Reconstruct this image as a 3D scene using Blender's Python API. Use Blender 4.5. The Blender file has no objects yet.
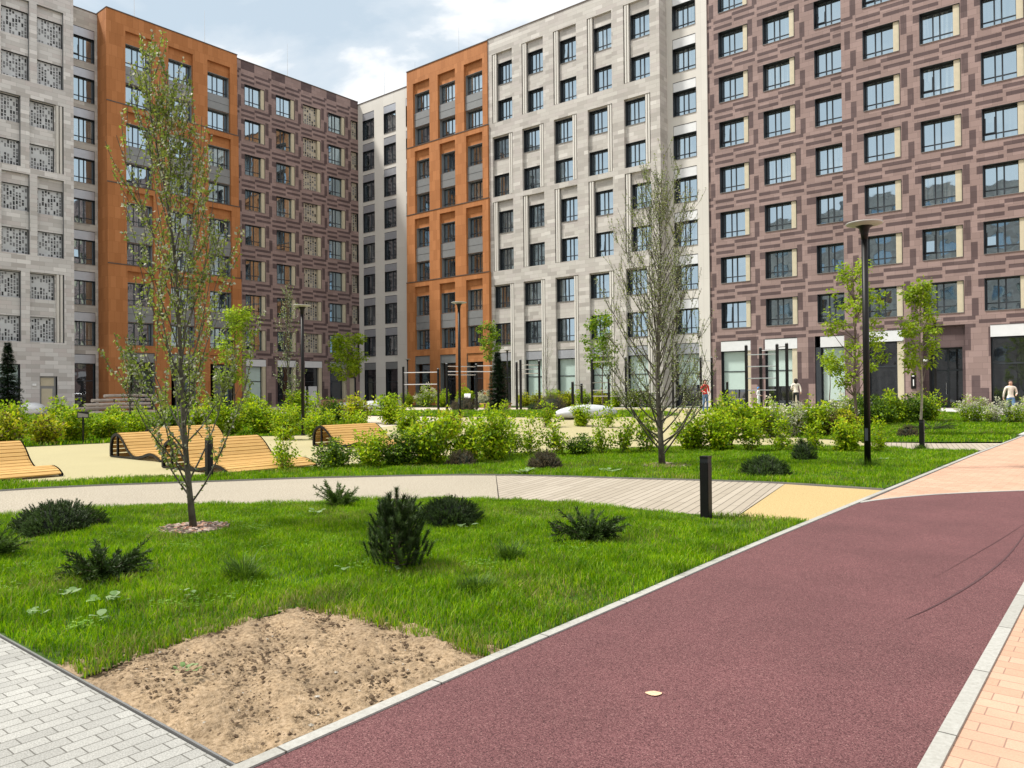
import bpy, bmesh, math, random
import numpy as np
from mathutils import Vector, Matrix, Quaternion
random.seed(7); RN = np.random.default_rng(7)
R = math.radians; PI = math.pi
scene = bpy.context.scene
COL = scene.collection
M = {}

# ------------------------------------------------------------------ materials
def nmat(name):
    m = bpy.data.materials.new(name); m.use_nodes = True
    nt = m.node_tree; b = nt.nodes['Principled BSDF']; M[name] = m
    return m, nt, b
def N(nt, t, **kw):
    n = nt.nodes.new(t)
    for k, v in kw.items():
        if k.startswith('i_'):
            key = k[2:]; key = int(key) if key.isdigit() else key.replace('_', ' ')
            n.inputs[key].default_value = v
        else: setattr(n, k, v)
    return n
def L(nt, a, b): nt.links.new(a, b)
def rgb(c): return (c[0], c[1], c[2], 1)
def ramp(nt, fac, stops):
    r = N(nt, 'ShaderNodeValToRGB'); e = r.color_ramp.elements
    while len(e) < len(stops): e.new(.5)
    for i, (p, c) in enumerate(stops): e[i].position = p; e[i].color = rgb(c)
    L(nt, fac, r.inputs[0]); return r.outputs[0]
def mixc(nt, f, a, b, t='MIX'):
    m = N(nt, 'ShaderNodeMix', data_type='RGBA', blend_type=t)
    for s, v in ((m.inputs['Factor'], f), (m.inputs['A'], a), (m.inputs['B'], b)):
        if isinstance(v, (int, float)): s.default_value = v
        elif isinstance(v, tuple): s.default_value = rgb(v)
        else: L(nt, v, s)
    return m.outputs['Result']
def coords(nt, kind='Object', scale=None):
    tc = N(nt, 'ShaderNodeTexCoord'); o = tc.outputs[kind]
    if scale:
        mp = N(nt, 'ShaderNodeMapping'); mp.inputs['Scale'].default_value = scale; L(nt, o, mp.inputs[0]); o = mp.outputs[0]
    return o
def noise(nt, vec, sc, det=4, rough=.55):
    n = N(nt, 'ShaderNodeTexNoise'); n.inputs['Scale'].default_value = sc
    n.inputs['Detail'].default_value = det; n.inputs['Roughness'].default_value = rough
    L(nt, vec, n.inputs['Vector']); return n.outputs['Fac']
def bump(nt, b, h, s, d=.01):
    n = N(nt, 'ShaderNodeBump'); n.inputs['Strength'].default_value = s; n.inputs['Distance'].default_value = d
    L(nt, h, n.inputs['Height']); L(nt, n.outputs[0], b.inputs['Normal'])
def simple(name, c, rough=.6, var=.12, sc=3, metal=0, bmp=0, spec=.5):
    m, nt, b = nmat(name); v = coords(nt)
    n = noise(nt, v, sc)
    lo = tuple(x*(1-var) for x in c); hi = tuple(min(1, x*(1+var)) for x in c)
    L(nt, ramp(nt, n, [(.3, lo), (.7, hi)]), b.inputs['Base Color'])
    b.inputs['Roughness'].default_value = rough; b.inputs['Metallic'].default_value = metal
    b.inputs['Specular IOR Level'].default_value = spec
    if bmp: bump(nt, b, noise(nt, v, sc*20), bmp)
    return m
def wallvec(nt):                       # (x+y, z) of the wall's own frame
    s = N(nt, 'ShaderNodeSeparateXYZ'); L(nt, coords(nt), s.inputs[0])
    a = N(nt, 'ShaderNodeMath', operation='ADD'); L(nt, s.outputs[0], a.inputs[0]); L(nt, s.outputs[1], a.inputs[1])
    c = N(nt, 'ShaderNodeCombineXYZ'); L(nt, a.outputs[0], c.inputs[0]); L(nt, s.outputs[2], c.inputs[1])
    return c.outputs[0]
def brick(nt, vec, w, h, c1, c2, mort, ms, off=.5, bias=0, rot=0, offf=2):
    if rot:
        mp = N(nt, 'ShaderNodeMapping'); mp.inputs['Rotation'].default_value = (0, 0, rot); L(nt, vec, mp.inputs[0]); vec = mp.outputs[0]
    b = N(nt, 'ShaderNodeTexBrick', offset=off, offset_frequency=offf)
    L(nt, vec, b.inputs['Vector'])
    b.inputs['Color1'].default_value = rgb(c1); b.inputs['Color2'].default_value = rgb(c2); b.inputs['Mortar'].default_value = rgb(mort)
    b.inputs['Scale'].default_value = 1; b.inputs['Brick Width'].default_value = w; b.inputs['Row Height'].default_value = h
    b.inputs['Mortar Size'].default_value = ms; b.inputs['Bias'].default_value = bias; b.inputs['Mortar Smooth'].default_value = .1
    return b
def clad(name, w, h, cols, mort, ms=.006, rough=.75, dirt=.12, off=.37):
    """wall cladding: each panel gets one of several tints"""
    m, nt, b = nmat(name); v = wallvec(nt)
    br = brick(nt, v, w, h, (0, 0, 0), (1, 1, 1), (.5, .5, .5), ms, off, offf=2)
    c = ramp(nt, br.outputs['Color'], cols)
    c = mixc(nt, br.outputs['Fac'], c, mort)
    n = noise(nt, v, .35, 5)
    c = mixc(nt, .6, c, ramp(nt, n, [(.3, (1-dirt,)*3), (.7, (1, 1, 1))]), 'MULTIPLY')
    L(nt, c, b.inputs['Base Color']); b.inputs['Roughness'].default_value = rough
    b.inputs['Specular IOR Level'].default_value = .3
    bump(nt, b, br.outputs['Fac'], -.4, .01)
    return m

clad('stone_beige', .9, .3, [(0, (.35, .332, .31)), (.35, (.44, .423, .395)), (.6, (.49, .475, .445)), (.8, (.41, .382, .365)), (1, (.56, .545, .515))], (.3, .28, .26))
clad('stone_grey', .9, .3, [(0, (.42, .40, .385)), (.35, (.54, .53, .52)), (.6, (.61, .60, .59)), (.8, (.49, .455, .445)), (1, (.69, .68, .67))], (.3, .29, .28))
clad('stone_plain', 1.6, 3.14, [(0, (.57, .555, .52)), (1, (.61, .595, .56))], (.42, .4, .37), off=0)
clad('orange_clad', .45, .9, [(0, (.345, .135, .044)), (.5, (.385, .155, .053)), (1, (.43, .178, .065))], (.20, .07, .015), ms=.005, dirt=.15)
clad('brown_light', .66, .33, [(0, (.24, .172, .160)), (.5, (.275, .198, .184)), (1, (.305, .222, .208))], (.14, .10, .09), ms=.005, dirt=.16)
clad('brown_dark', .66, .33, [(0, (.085, .057, .058)), (.5, (.10, .068, .069)), (1, (.118, .082, .082))], (.05, .035, .035), ms=.005, dirt=.16)
simple('panel_cream', (.50, .45, .33), .6, .06)
simple('panel_white', (.62, .64, .66), .45, .04)
simple('panel_grey', (.20, .21, .215), .45, .06, metal=.2)
simple('panel_silver', (.40, .42, .46), .35, .06, metal=.5)
simple('metal_dark', (.012, .014, .017), .5, .1, spec=.3)
simple('metal_frame', (.035, .042, .05), .4, .1, spec=.3)
simple('metal_mid', (.25, .25, .25), .4, .1, metal=.4)
simple('flashing', (.07, .05, .04), .5, .1)
simple('roof_grey', (.18, .18, .18), .9)
simple('interior_dark', (.02, .021, .024), .7)
simple('black_paint', (.006, .006, .0065), .45, .15, spec=.25)
simple('steel', (.55, .56, .57), .25, .05, metal=.9)
simple('white_plastic', (.78, .79, .80), .4, .04)
simple('concrete', (.37, .365, .34), .85, .22, 14, bmp=.4)
simple('stone_white', (.50, .52, .54), .6, .08)
simple('terracotta', (.36, .20, .13), .7)
simple('skin', (.55, .33, .24), .55, .03); simple('hair', (.03, .02, .015), .6)
simple('red_cloth', (.62, .03, .025), .8); simple('blue_cloth', (.10, .19, .36), .8); simple('cream_cloth', (.80, .71, .62), .85, .2, 8)
simple('black_cloth', (.02, .02, .022), .8); simple('white_cloth', (.75, .75, .76), .8); simple('bright_blue', (.05, .25, .60), .7)
simple('bark_grey', (.075, .068, .05), .85, .45, 9, bmp=.6)
simple('bark_brown', (.10, .075, .055), .85, .4, 9, bmp=.5)
simple('bark_pale', (.27, .24, .19), .85, .3, 9)
simple('log_bare', (.44, .38, .33), .8, .2, 2)
simple('twig', (.17, .13, .09), .8, .3)
simple('lamp_glass', (.72, .74, .74), .3, .03)
simple('lamp_ring', (.38, .38, .36), .4, .03)
simple('mulch', (.12, .09, .07), .9, .6, 25, bmp=.7)
simple('chip', (.27, .21, .175), .85, .5, 9)
def kerbmat():
    m, nt, b = nmat('kerb_stone'); v = coords(nt)
    br = brick(nt, v, 1.0, 60, (.33, .325, .30), (.40, .395, .37), (.10, .095, .085), .006, 0, rot=R(90))
    c = mixc(nt, 1.0, br.outputs['Color'], ramp(nt, noise(nt, v, 45, 5, .7), [(.3, (.78, .77, .75)), (.7, (1.06, 1.06, 1.06))]), 'MULTIPLY')
    L(nt, c, b.inputs['Base Color']); b.inputs['Roughness'].default_value = .9; bump(nt, b, noise(nt, v, 60), .5, .004)
kerbmat()
def slatmat():
    m, nt, b = nmat('larch_wood'); v = coords(nt, scale=(14, 1.2, 14))
    n = noise(nt, v, 2.5, 6); g = N(nt, 'ShaderNodeNewGeometry')
    c = ramp(nt, n, [(.25, (.47, .27, .075)), (.5, (.58, .36, .11)), (.8, (.66, .43, .15))])
    r = ramp(nt, g.outputs['Random Per Island'], [(0, (.80, .74, .66)), (1, (1, 1, 1))])
    L(nt, mixc(nt, 1.0, c, r, 'MULTIPLY'), b.inputs['Base Color']); b.inputs['Roughness'].default_value = .55
slatmat()
def glassmat(name, curtain, tint):
    """coated window glass over a dim room with curtains"""
    m, nt, b = nmat(name)
    oi = N(nt, 'ShaderNodeObjectInfo'); s = N(nt, 'ShaderNodeSeparateXYZ'); L(nt, coords(nt), s.inputs[0])
    w = N(nt, 'ShaderNodeTexNoise', noise_dimensions='2D'); w.inputs['Scale'].default_value = 1
    cx = N(nt, 'ShaderNodeCombineXYZ')
    a = N(nt, 'ShaderNodeMath', operation='MULTIPLY_ADD'); L(nt, s.outputs[0], a.inputs[0]); a.inputs[1].default_value = 7
    a2 = N(nt, 'ShaderNodeMath', operation='MULTIPLY'); L(nt, oi.outputs['Random'], a2.inputs[0]); a2.inputs[1].default_value = 90
    L(nt, a2.outputs[0], a.inputs[2]); L(nt, a.outputs[0], cx.inputs[0])
    zz = N(nt, 'ShaderNodeMath', operation='MULTIPLY'); L(nt, s.outputs[2], zz.inputs[0]); zz.inputs[1].default_value = .25
    L(nt, zz.outputs[0], cx.inputs[1]); L(nt, cx.outputs[0], w.inputs['Vector'])
    cur = ramp(nt, w.outputs['Fac'], [(.42, (.012, .014, .017)), (.56, curtain), (.75, tuple(x*1.6 for x in curtain))])
    L(nt, cur, b.inputs['Base Color']); b.inputs['Roughness'].default_value = .5; b.inputs['Specular IOR Level'].default_value = .2
    gl = N(nt, 'ShaderNodeBsdfGlossy'); gl.inputs['Roughness'].default_value = .02; gl.inputs['Color'].default_value = rgb(tint)
    lw = N(nt, 'ShaderNodeLayerWeight'); lw.inputs['Blend'].default_value = .35
    f = N(nt, 'ShaderNodeMapRange'); L(nt, lw.outputs['Fresnel'], f.inputs[0]); f.inputs[3].default_value = .48; f.inputs[4].default_value = 1.0
    mx = N(nt, 'ShaderNodeMixShader'); L(nt, f.outputs[0], mx.inputs[0]); L(nt, b.outputs[0], mx.inputs[1]); L(nt, gl.outputs[0], mx.inputs[2])
    L(nt, mx.outputs[0], nt.nodes['Material Output'].inputs[0])
    nb = N(nt, 'ShaderNodeBump'); nb.inputs['Strength'].default_value = .06; nb.inputs['Distance'].default_value = .05
    L(nt, noise(nt, coords(nt), 1.3, 1), nb.inputs['Height']); L(nt, nb.outputs[0], gl.inputs['Normal'])
glassmat('window_glass', (.045, .055, .055), (.68, .87, 1.0))
glassmat('window_curtained', (.16, .17, .16), (.68, .87, 1.0)); glassmat('window_clear', (.02, .024, .026), (.68, .87, 1.0))
glassmat('shop_glass', (.02, .022, .025), (.25, .27, .30))
simple('blind_green', (.44, .56, .53), .35, .03, spec=.5)
simple('screen_light', (.50, .52, .54), .5, .08, 2); simple('screen_mid', (.16, .165, .175), .5, .1)
simple('screen_cream', (.42, .38, .30), .5, .1, 2)
def leafm(name, c1, c2, c3, tr=.35, rough=.55):
    m, nt, b = nmat(name); g = N(nt, 'ShaderNodeNewGeometry')
    c = ramp(nt, g.outputs['Random Per Island'], [(0, c1), (.5, c2), (1, c3)])
    n = noise(nt, coords(nt), 2.2, 2)
    c = mixc(nt, 1.0, c, ramp(nt, n, [(.35, (.62, .68, .62)), (.65, (1.15, 1.12, 1.0))]), 'MULTIPLY')
    L(nt, c, b.inputs['Base Color']); b.inputs['Roughness'].default_value = rough; b.inputs['Specular IOR Level'].default_value = .25
    t = N(nt, 'ShaderNodeBsdfTranslucent'); L(nt, c, t.inputs[0])
    mx = N(nt, 'ShaderNodeMixShader'); mx.inputs[0].default_value = tr
    L(nt, b.outputs[0], mx.inputs[1]); L(nt, t.outputs[0], mx.inputs[2]); L(nt, mx.outputs[0], nt.nodes['Material Output'].inputs[0])
leafm('leaf_poplar', (.16, .23, .035), (.24, .32, .05), (.34, .41, .08))
leafm('leaf_silver', (.34, .37, .28), (.42, .44, .35), (.5, .5, .42), .2)
leafm('leaf_maple', (.20, .32, .015), (.30, .43, .02), (.42, .52, .035), .5)
leafm('leaf_maple_dark', (.10, .21, .018), (.15, .28, .02), (.21, .33, .03), .45)
leafm('leaf_shrub', (.17, .31, .006), (.32, .49, .008), (.50, .62, .014), .45)
leafm('leaf_shrub_deep', (.045, .10, .010), (.08, .155, .014), (.14, .23, .02), .35)
leafm('leaf_gold', (.36, .44, .008), (.50, .52, .014), (.58, .5, .04), .45)
leafm('leaf_white', (.5, .5, .38), (.62, .61, .5), (.68, .66, .6), .3)
leafm('leaf_rusty', (.10, .085, .03), (.15, .11, .04), (.20, .12, .06), .3)
leafm('needle_pine', (.018, .042, .006), (.032, .068, .009), (.06, .105, .016), .1, .5)
leafm('needle_candle', (.10, .13, .05), (.14, .15, .07), (.2, .19, .1), .2)
leafm('needle_spruce', (.012, .036, .016), (.022, .058, .022), (.04, .09, .03), .1)
leafm('needle_brown', (.06, .055, .03), (.09, .07, .04), (.12, .09, .05), .1)
leafm('juniper_leaf', (.05, .10, .014), (.08, .15, .018), (.13, .21, .03), .25)
leafm('grass_blade', (.075, .205, .001), (.18, .37, .0015), (.37, .53, .005), .45, .5)
leafm('grass_dry', (.22, .24, .05), (.30, .30, .08), (.38, .35, .12), .35)
leafm('clover_leaf', (.11, .25, .03), (.19, .36, .05), (.30, .46, .10), .4)
leafm('broad_leaf', (.20, .34, .12), (.30, .43, .20), (.38, .5, .28), .4)

def groundmat(name, c1, c2, c3, sc, rough=.9, big=.15, bmp=.5, bd=.006, sc2=.4):
    m, nt, b = nmat(name); v = coords(nt)
    c = ramp(nt, noise(nt, v, sc, 3, .7), [(.30, c1), (.5, c2), (.70, c3)])
    c = mixc(nt, 1.0, c, ramp(nt, noise(nt, v, sc2, 5), [(.3, (1-big,)*3), (.7, (1.0,)*3)]), 'MULTIPLY')
    L(nt, c, b.inputs['Base Color']); b.inputs['Roughness'].default_value = rough; b.inputs['Specular IOR Level'].default_value = .25
    bump(nt, b, noise(nt, v, sc*.8, 3, .7), bmp, bd); return nt, b, c, v
def redmat():
    m, nt, b = nmat('rubber_red'); v = coords(nt)
    vo = N(nt, 'ShaderNodeTexVoronoi'); vo.inputs['Scale'].default_value = 200; L(nt, v, vo.inputs['Vector'])
    s = N(nt, 'ShaderNodeSeparateColor'); L(nt, vo.outputs['Color'], s.inputs[0])
    c = ramp(nt, s.outputs[0], [(0, (.045, .016, .018)), (.35, (.115, .045, .048)), (.75, (.162, .069, .072)), (.95, (.205, .097, .097)), (1, (.27, .15, .14))])
    c = mixc(nt, 1.0, c, ramp(nt, noise(nt, v, .9, 6, .6), [(.3, (.80, .80, .80)), (.7, (1.08, 1.07, 1.07))]), 'MULTIPLY')
    L(nt, c, b.inputs['Base Color']); b.inputs['Roughness'].default_value = .85; b.inputs['Specular IOR Level'].default_value = .3
    bump(nt, b, vo.outputs['Distance'], .5, .004)
redmat()
groundmat('rubber_yellow', (.28, .19, .075), (.43, .32, .15), (.58, .45, .24), 60, big=.06)
groundmat('rubber_sand', (.30, .265, .15), (.385, .34, .19), (.45, .40, .24), 45, big=.08)
groundmat('gravel_beige', (.20, .17, .13), (.345, .305, .24), (.52, .47, .39), 45, big=.10)
groundmat('turf_soil', (.02, .045, .006), (.045, .09, .01), (.075, .14, .014), 9, big=.3)
groundmat('plaza_far', (.46, .40, .33), (.53, .46, .38), (.58, .51, .43), 8, big=.1)
nt, b, c, v = groundmat('bare_soil', (.17, .115, .065), (.36, .26, .16), (.47, .35, .235), 40, big=.40, bmp=1, bd=.02, sc2=3.6)
groundmat('clod', (.055, .035, .02), (.10, .066, .04), (.20, .14, .09), 30)
groundmat('pebble', (.32, .28, .22), (.40, .36, .3), (.48, .45, .4), 30)
def pavemat(name, w, h, c1, c2, mort, ms, rot=0, off=.5, speck=.15, mul=1, big=.14):
    m, nt, b = nmat(name); v = coords(nt)
    br = brick(nt, v, w, h, c1, c2, mort, ms, off, rot=rot)
    c = mixc(nt, 1.0, br.outputs['Color'], ramp(nt, noise(nt, v, 120, 3, .8), [(.3, (1-speck,)*3), (.7, (1+speck*.6,)*3)]), 'MULTIPLY')
    c = mixc(nt, 1.0, c, ramp(nt, noise(nt, v, 1.1, 6, .65), [(.3, (1-big,)*3), (.7, (1.04,)*3)]), 'MULTIPLY')
    L(nt, c, b.inputs['Base Color']); b.inputs['Roughness'].default_value = .85; b.inputs['Specular IOR Level'].default_value = .3
    bump(nt, b, br.outputs['Fac'], -.8, .006)
pavemat('brick_pink', .24, .115, (.49, .295, .205), (.565, .355, .255), (.30, .19, .14), .0035, off=.5)
pavemat('paver_grey', .155, .085, (.335, .33, .31), (.42, .415, .39), (.15, .145, .13), .0035, rot=R(90), off=.38, speck=.45, big=.2)
pavemat('paver_light', .6, .3, (.55, .54, .51), (.62, .61, .58), (.4, .38, .36), .006)
simple('scuff_rubber', (.075, .030, .033), .8, .3, 30)
simple('terracotta_pale', (.62, .42, .27), .8, .25, 40)
def deckmat():
    m, nt, b = nmat('deck_boards'); v = coords(nt)
    br = brick(nt, v, 3.6, .125, (.33, .285, .225), (.39, .34, .275), (.10, .085, .065), .007, .31, rot=R(-102.3+180))
    mp = N(nt, 'ShaderNodeMapping'); mp.inputs['Rotation'].default_value = (0, 0, R(77.7)); mp.inputs['Scale'].default_value = (3, 40, 3); L(nt, v, mp.inputs[0])
    c = mixc(nt, 1, br.outputs['Color'], ramp(nt, noise(nt, mp.outputs[0], 1, 5), [(.3, (.85,)*3), (.7, (1.06,)*3)]), 'MULTIPLY')
    L(nt, c, b.inputs['Base Color']); b.inputs['Roughness'].default_value = .8; bump(nt, b, br.outputs['Fac'], -1, .01)
deckmat()

# ------------------------------------------------------------------ mesh helpers
class MB:
    def __init__(s): s.v = []; s.f = []; s.m = []; s.mats = []
    def mi(s, m):
        if m not in s.mats: s.mats.append(m)
        return s.mats.index(m)
    def face(s, pts, m):
        k = len(s.v); s.v.extend(pts); s.f.append(tuple(range(k, k+len(pts)))); s.m.append(s.mi(m))
    def box(s, x0, x1, y0, y1, z0, z1, m, skip=''):
        k = len(s.v); i = s.mi(m)
        s.v += [(x0, y0, z0), (x1, y0, z0), (x1, y1, z0), (x0, y1, z0), (x0, y0, z1), (x1, y0, z1), (x1, y1, z1), (x0, y1, z1)]
        for n, q in (('b', (0, 3, 2, 1)), ('t', (4, 5, 6, 7)), ('f', (0, 1, 5, 4)), ('r', (1, 2, 6, 5)), ('k', (2, 3, 7, 6)), ('l', (3, 0, 4, 7))):
            if n in skip: continue
            s.f.append(tuple(k+a for a in q)); s.m.append(i)
    def tube(s, pts, rad, m, n=6, cap=True):
        i = s.mi(m); k = len(s.v); P = [Vector(p) for p in pts]
        prev = None
        for j, p in enumerate(P):
            d = (P[min(j+1, len(P)-1)]-P[max(j-1, 0)]).normalized()
            if prev is None:
                a = d.orthogonal().normalized()
            else:
                a = (prev-d*prev.dot(d)).normalized()
            prev = a; b = d.cross(a); r = rad[j] if hasattr(rad, '__len__') else rad
            for q in range(n):
                t = 2*PI*q/n; s.v.append(tuple(p+a*(r*math.cos(t))+b*(r*math.sin(t))))
        for j in range(len(P)-1):
            for q in range(n):
                a = k+j*n+q; b = k+j*n+(q+1) % n
                s.f.append((a, b, b+n, a+n)); s.m.append(i)
        if cap:
            s.f.append(tuple(k+q for q in range(n))[::-1]); s.m.append(i)
            s.f.append(tuple(k+(len(P)-1)*n+q for q in range(n))); s.m.append(i)
    def lathe(s, prof, m, n=20, c=(0, 0, 0)):
        i = s.mi(m); k = len(s.v)
        for r, z in prof:
            for q in range(n):
                t = 2*PI*q/n; s.v.append((c[0]+r*math.cos(t), c[1]+r*math.sin(t), c[2]+z))
        for j in range(len(prof)-1):
            for q in range(n):
                a = k+j*n+q; b = k+j*n+(q+1) % n
                s.f.append((a, b, b+n, a+n)); s.m.append(i)
        s.f.append(tuple(k+q for q in range(n))[::-1]); s.m.append(i)
        s.f.append(tuple(k+(len(prof)-1)*n+q for q in range(n))); s.m.append(i)
    def mesh(s, name, smooth=False):
        me = bpy.data.meshes.new(name); me.from_pydata([tuple(v) for v in s.v], [], s.f)
        for m in s.mats: me.materials.append(M[m])
        me.polygons.foreach_set('material_index', s.m)
        if smooth: me.polygons.foreach_set('use_smooth', [True]*len(s.f))
        me.update(); return me
    def build(s, name, parent=None, smooth=False, loc=(0, 0, 0), rz=0):
        return link(name, s.mesh(name, smooth), parent, loc, rz)
def link(name, me, parent=None, loc=(0, 0, 0), rz=0):
    o = bpy.data.objects.new(name, me); COL.objects.link(o)
    o.location = loc; o.rotation_euler = (0, 0, rz)
    if parent: o.parent = parent
    return o
def tag(o, label=None, cat=None, group=None, kind=None):
    for k, v in (('label', label), ('category', cat), ('group', group), ('kind', kind)):
        if v: o[k] = v
    return o
def empty(name, loc=(0, 0, 0), rz=0, **kw):
    return tag(link(name, None, None, loc, rz), **kw)
def copy_tree(o, parent=None):
    c = o.copy(); COL.objects.link(c); c.parent = parent
    for k in ('label', 'group'):
        if k in c: del c[k]
    for ch in list(o.children): copy_tree(ch, c)
    return c
def gz(x, y):                          # the ground rises gently towards the houses
    d = -.6327*x + .7744*y; t = min(1, max(0, (d-27)/16)); return .45*t*t*(3-2*t)
ORD = ['first', 'second', 'third', 'fourth', 'fifth', 'sixth', 'seventh', 'eighth', 'ninth', 'tenth', 'eleventh', 'twelfth', 'thirteenth', 'fourteenth', 'fifteenth', 'sixteenth']

# ------------------------------------------------------------------ walls
def wall(mb, r, y, holes, mat, tile=None):
    u0, u1, z0, z1 = r
    us = sorted({u0, u1, *[h[0] for h in holes], *[h[1] for h in holes]}); zs = sorted({z0, z1, *[h[2] for h in holes], *[h[3] for h in holes]})
    if tile:
        us = sorted(set(us) | {u for u in tile[0] if u0 < u < u1}); zs = sorted(set(zs) | {z for z in tile[1] if z0 < z < z1})
    us = [u for u in us if u0-1e-6 <= u <= u1+1e-6]; zs = [z for z in zs if z0-1e-6 <= z <= z1+1e-6]
    for j in range(len(zs)-1):
        a, b = zs[j], zs[j+1]; zc = (a+b)/2; run = None
        if b-a < 1e-5: continue
        for i in range(len(us)-1):
            c, d = us[i], us[i+1]
            if d-c < 1e-5: continue
            uc = (c+d)/2
            if any(h[0] < uc < h[1] and h[2] < zc < h[3] for h in holes): m = None
            else: m = tile[2](uc, zc) if tile else mat
            if run and run[2] == m: run[1] = d
            else:
                if run and run[2]: mb.face([(run[0], y, a), (run[1], y, a), (run[1], y, b), (run[0], y, b)], run[2])
                run = [c, d, m]
        if run and run[2]: mb.face([(run[0], y, a), (run[1], y, a), (run[1], y, b), (run[0], y, b)], run[2])
    for h in holes:
        a, b, c, d, dep, back, rev = h[:7]; sub = h[7] if len(h) > 7 else []
        e = y+dep
        mb.face([(a, y, c), (a, e, c), (a, e, d), (a, y, d)][::-1], rev); mb.face([(b, y, c), (b, e, c), (b, e, d), (b, y, d)], rev)
        mb.face([(a, y, d), (a, e, d), (b, e, d), (b, y, d)][::-1], rev); mb.face([(a, y, c), (a, e, c), (b, e, c), (b, y, c)], rev)
        if back: wall(mb, (a, b, c, d), e, sub, back)
def shell(mb, u0, u1, y, z1, mat, depth=13, z0=0):
    a, b = u0+.003, u1-.003
    mb.face([(a, y, z0), (a, y+depth, z0), (a, y+depth, z1), (a, y, z1)][::-1], mat)
    mb.face([(b, y, z0), (b, y+depth, z0), (b, y+depth, z1), (b, y, z1)], mat)
    mb.face([(a, y+depth, z0), (b, y+depth, z0), (b, y+depth, z1), (a, y+depth, z1)][::-1], mat)
def roofpart(u0, u1, y, z, parent, depth=13):
    r = MB(); r.box(u0+.01, u1-.01, y+.15, y+depth-.1, z-.6, z-.45, 'roof_grey')
    for q in ((u0-.02, u1+.02, y-.05, y+.35), (u0-.02, u1+.02, y+depth-.3, y+depth+.05), (u0-.02, u0+.3, y+.35, y+depth-.3), (u1-.3, u1+.02, y+.35, y+depth-.3)):
        r.box(*q, z, z+.07, 'flashing')
    r.face([(u0, y+.3, z), (u1, y+.3, z), (u1, y+.3, z-.5), (u0, y+.3, z-.5)], 'roof_grey')
    return r.build('roof', parent)
ZK = [27.5-3.14*k for k in range(8)]

# ------------------------------------------------------------------ windows
WC = {}
def window_meshes(W, H, D, style, flip, rev='metal_dark'):
    key = (round(W, 2), round(H, 2), D, style, flip, rev)
    if key in WC: return WC[key]
    t = .022; f = MB()
    # metal lining of the opening, a little proud of the wall; origin = lower left corner on the outer face
    for q in ((0, t, -.02, D, 0, H, rev), (W-t, W, -.02, D, 0, H, rev), (t, W-t, -.02, D, H-t, H, rev), (t, W-t, -.045, D, 0, t, 'metal_mid')):
        f.box(*q)
    pw = .33 if style == 'panel' else 0
    g0, g1 = t, W-t-pw
    gw = g1-g0; c = .055; ya, yb = D-.09, D-.02
    vs = [g0, g0+gw*.36, g0+gw*.57, g1] if style != 'narrow' else [g0, g0+gw*.55, g1]
    tr = t+(H-2*t)*.24
    def bar(a, b, z0, z1, yy=ya): f.box(a, b, yy, yb, z0, z1, 'metal_frame')
    bar(g0, g0+c, t, H-t); bar(g1-c, g1, t, H-t); bar(g0+c, g1-c, t, t+c); bar(g0+c, g1-c, H-t-c, H-t)
    bar(g0+c, g1-c, tr-.03, tr+.03, ya+.006)
    for v in vs[1:-1]: bar(v-.035, v+.035, t+c, tr-.03, ya+.003); bar(v-.035, v+.035, tr+.03, H-t-c, ya+.003)
    p = MB(); p.face([(g0, D-.045, t), (g1, D-.045, t), (g1, D-.045, H-t), (g0, D-.045, H-t)], 'window_glass')
    s = None
    if pw:
        s = MB(); s.box(W-t-pw, W-t, D*.12, D-.03, t, H-t, 'panel_cream')
    sash = MB(); v = vs[1]; hh = H-t-c-tr-.03; w = v-.035-g0-c
    sash.box(0, .05, -.03, .03, 0, hh, 'metal_frame'); sash.box(w-.05, w, -.03, .03, 0, hh, 'metal_frame'); sash.box(.05, w-.05, -.03, .03, 0, .05, 'metal_frame'); sash.box(.05, w-.05, -.03, .03, hh-.05, hh, 'metal_frame')
    sash.face([(.05, 0, .05), (w-.05, 0, .05), (w-.05, 0, hh-.05), (.05, 0, hh-.05)], 'window_glass')
    WC[key] = (f.mesh('window'), p.mesh('pane'), s.mesh('side_panel') if s else None, sash.mesh('open_sash'), (g0+c, tr+.03))
    return WC[key]
RW = random.Random(3)
def place_window(parent, u, z, y, W, H, D=.3, style='plain', rev='metal_dark', openp=.12):
    fm, pm, sm, om, so = window_meshes(W, H, D, style, False, rev)
    w = link('window', fm, parent, (u, y, z)); p = link('pane', pm, w)
    p.material_slots[0].link = 'OBJECT'; p.material_slots[0].material = M[RW.choice(('window_glass', 'window_glass', 'window_curtained', 'window_clear', 'window_clear'))]
    p.rotation_euler = (RW.uniform(-.004, .004), 0, RW.uniform(-.002, .002))
    if sm: link('side_panel', sm, w)
    if RW.random() < openp:
        o = link('open_sash', om, w, (so[0], D-.11, so[1])); o.rotation_euler = (-R(RW.uniform(5, 8)), 0, 0)
    return w
def screen_mesh(W, H, cols, light, seed):
    rr = random.Random(seed); s = MB(); cw = W/cols
    s.box(0, W, .02, .04, 0, H, light)
    for i in range(cols):
        z = rr.uniform(.02, .12)
        while z < H-.12:
            h = rr.choice((.13, .17, .22, .27)); h = min(h, H-.03-z)
            m = rr.choice(('interior_dark', 'screen_mid', 'screen_mid', light))
            if m != light: s.face([(i*cw+cw*.18, .014, z), (i*cw+cw*.82, .014, z), (i*cw+cw*.82, .014, z+h), (i*cw+cw*.18, .014, z+h)], m)
            z += h+.06
    return s.mesh('lattice_screen')
SC = {}
def place_screen(parent, u, z, y, W, H, D, cols, light):
    k = (round(W, 2), light, RW.randrange(4))
    if k not in SC: SC[k] = screen_mesh(W, H, cols, light, len(SC)+5)
    return link('lattice_screen', SC[k], parent, (u, y+D-.07, z))
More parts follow.
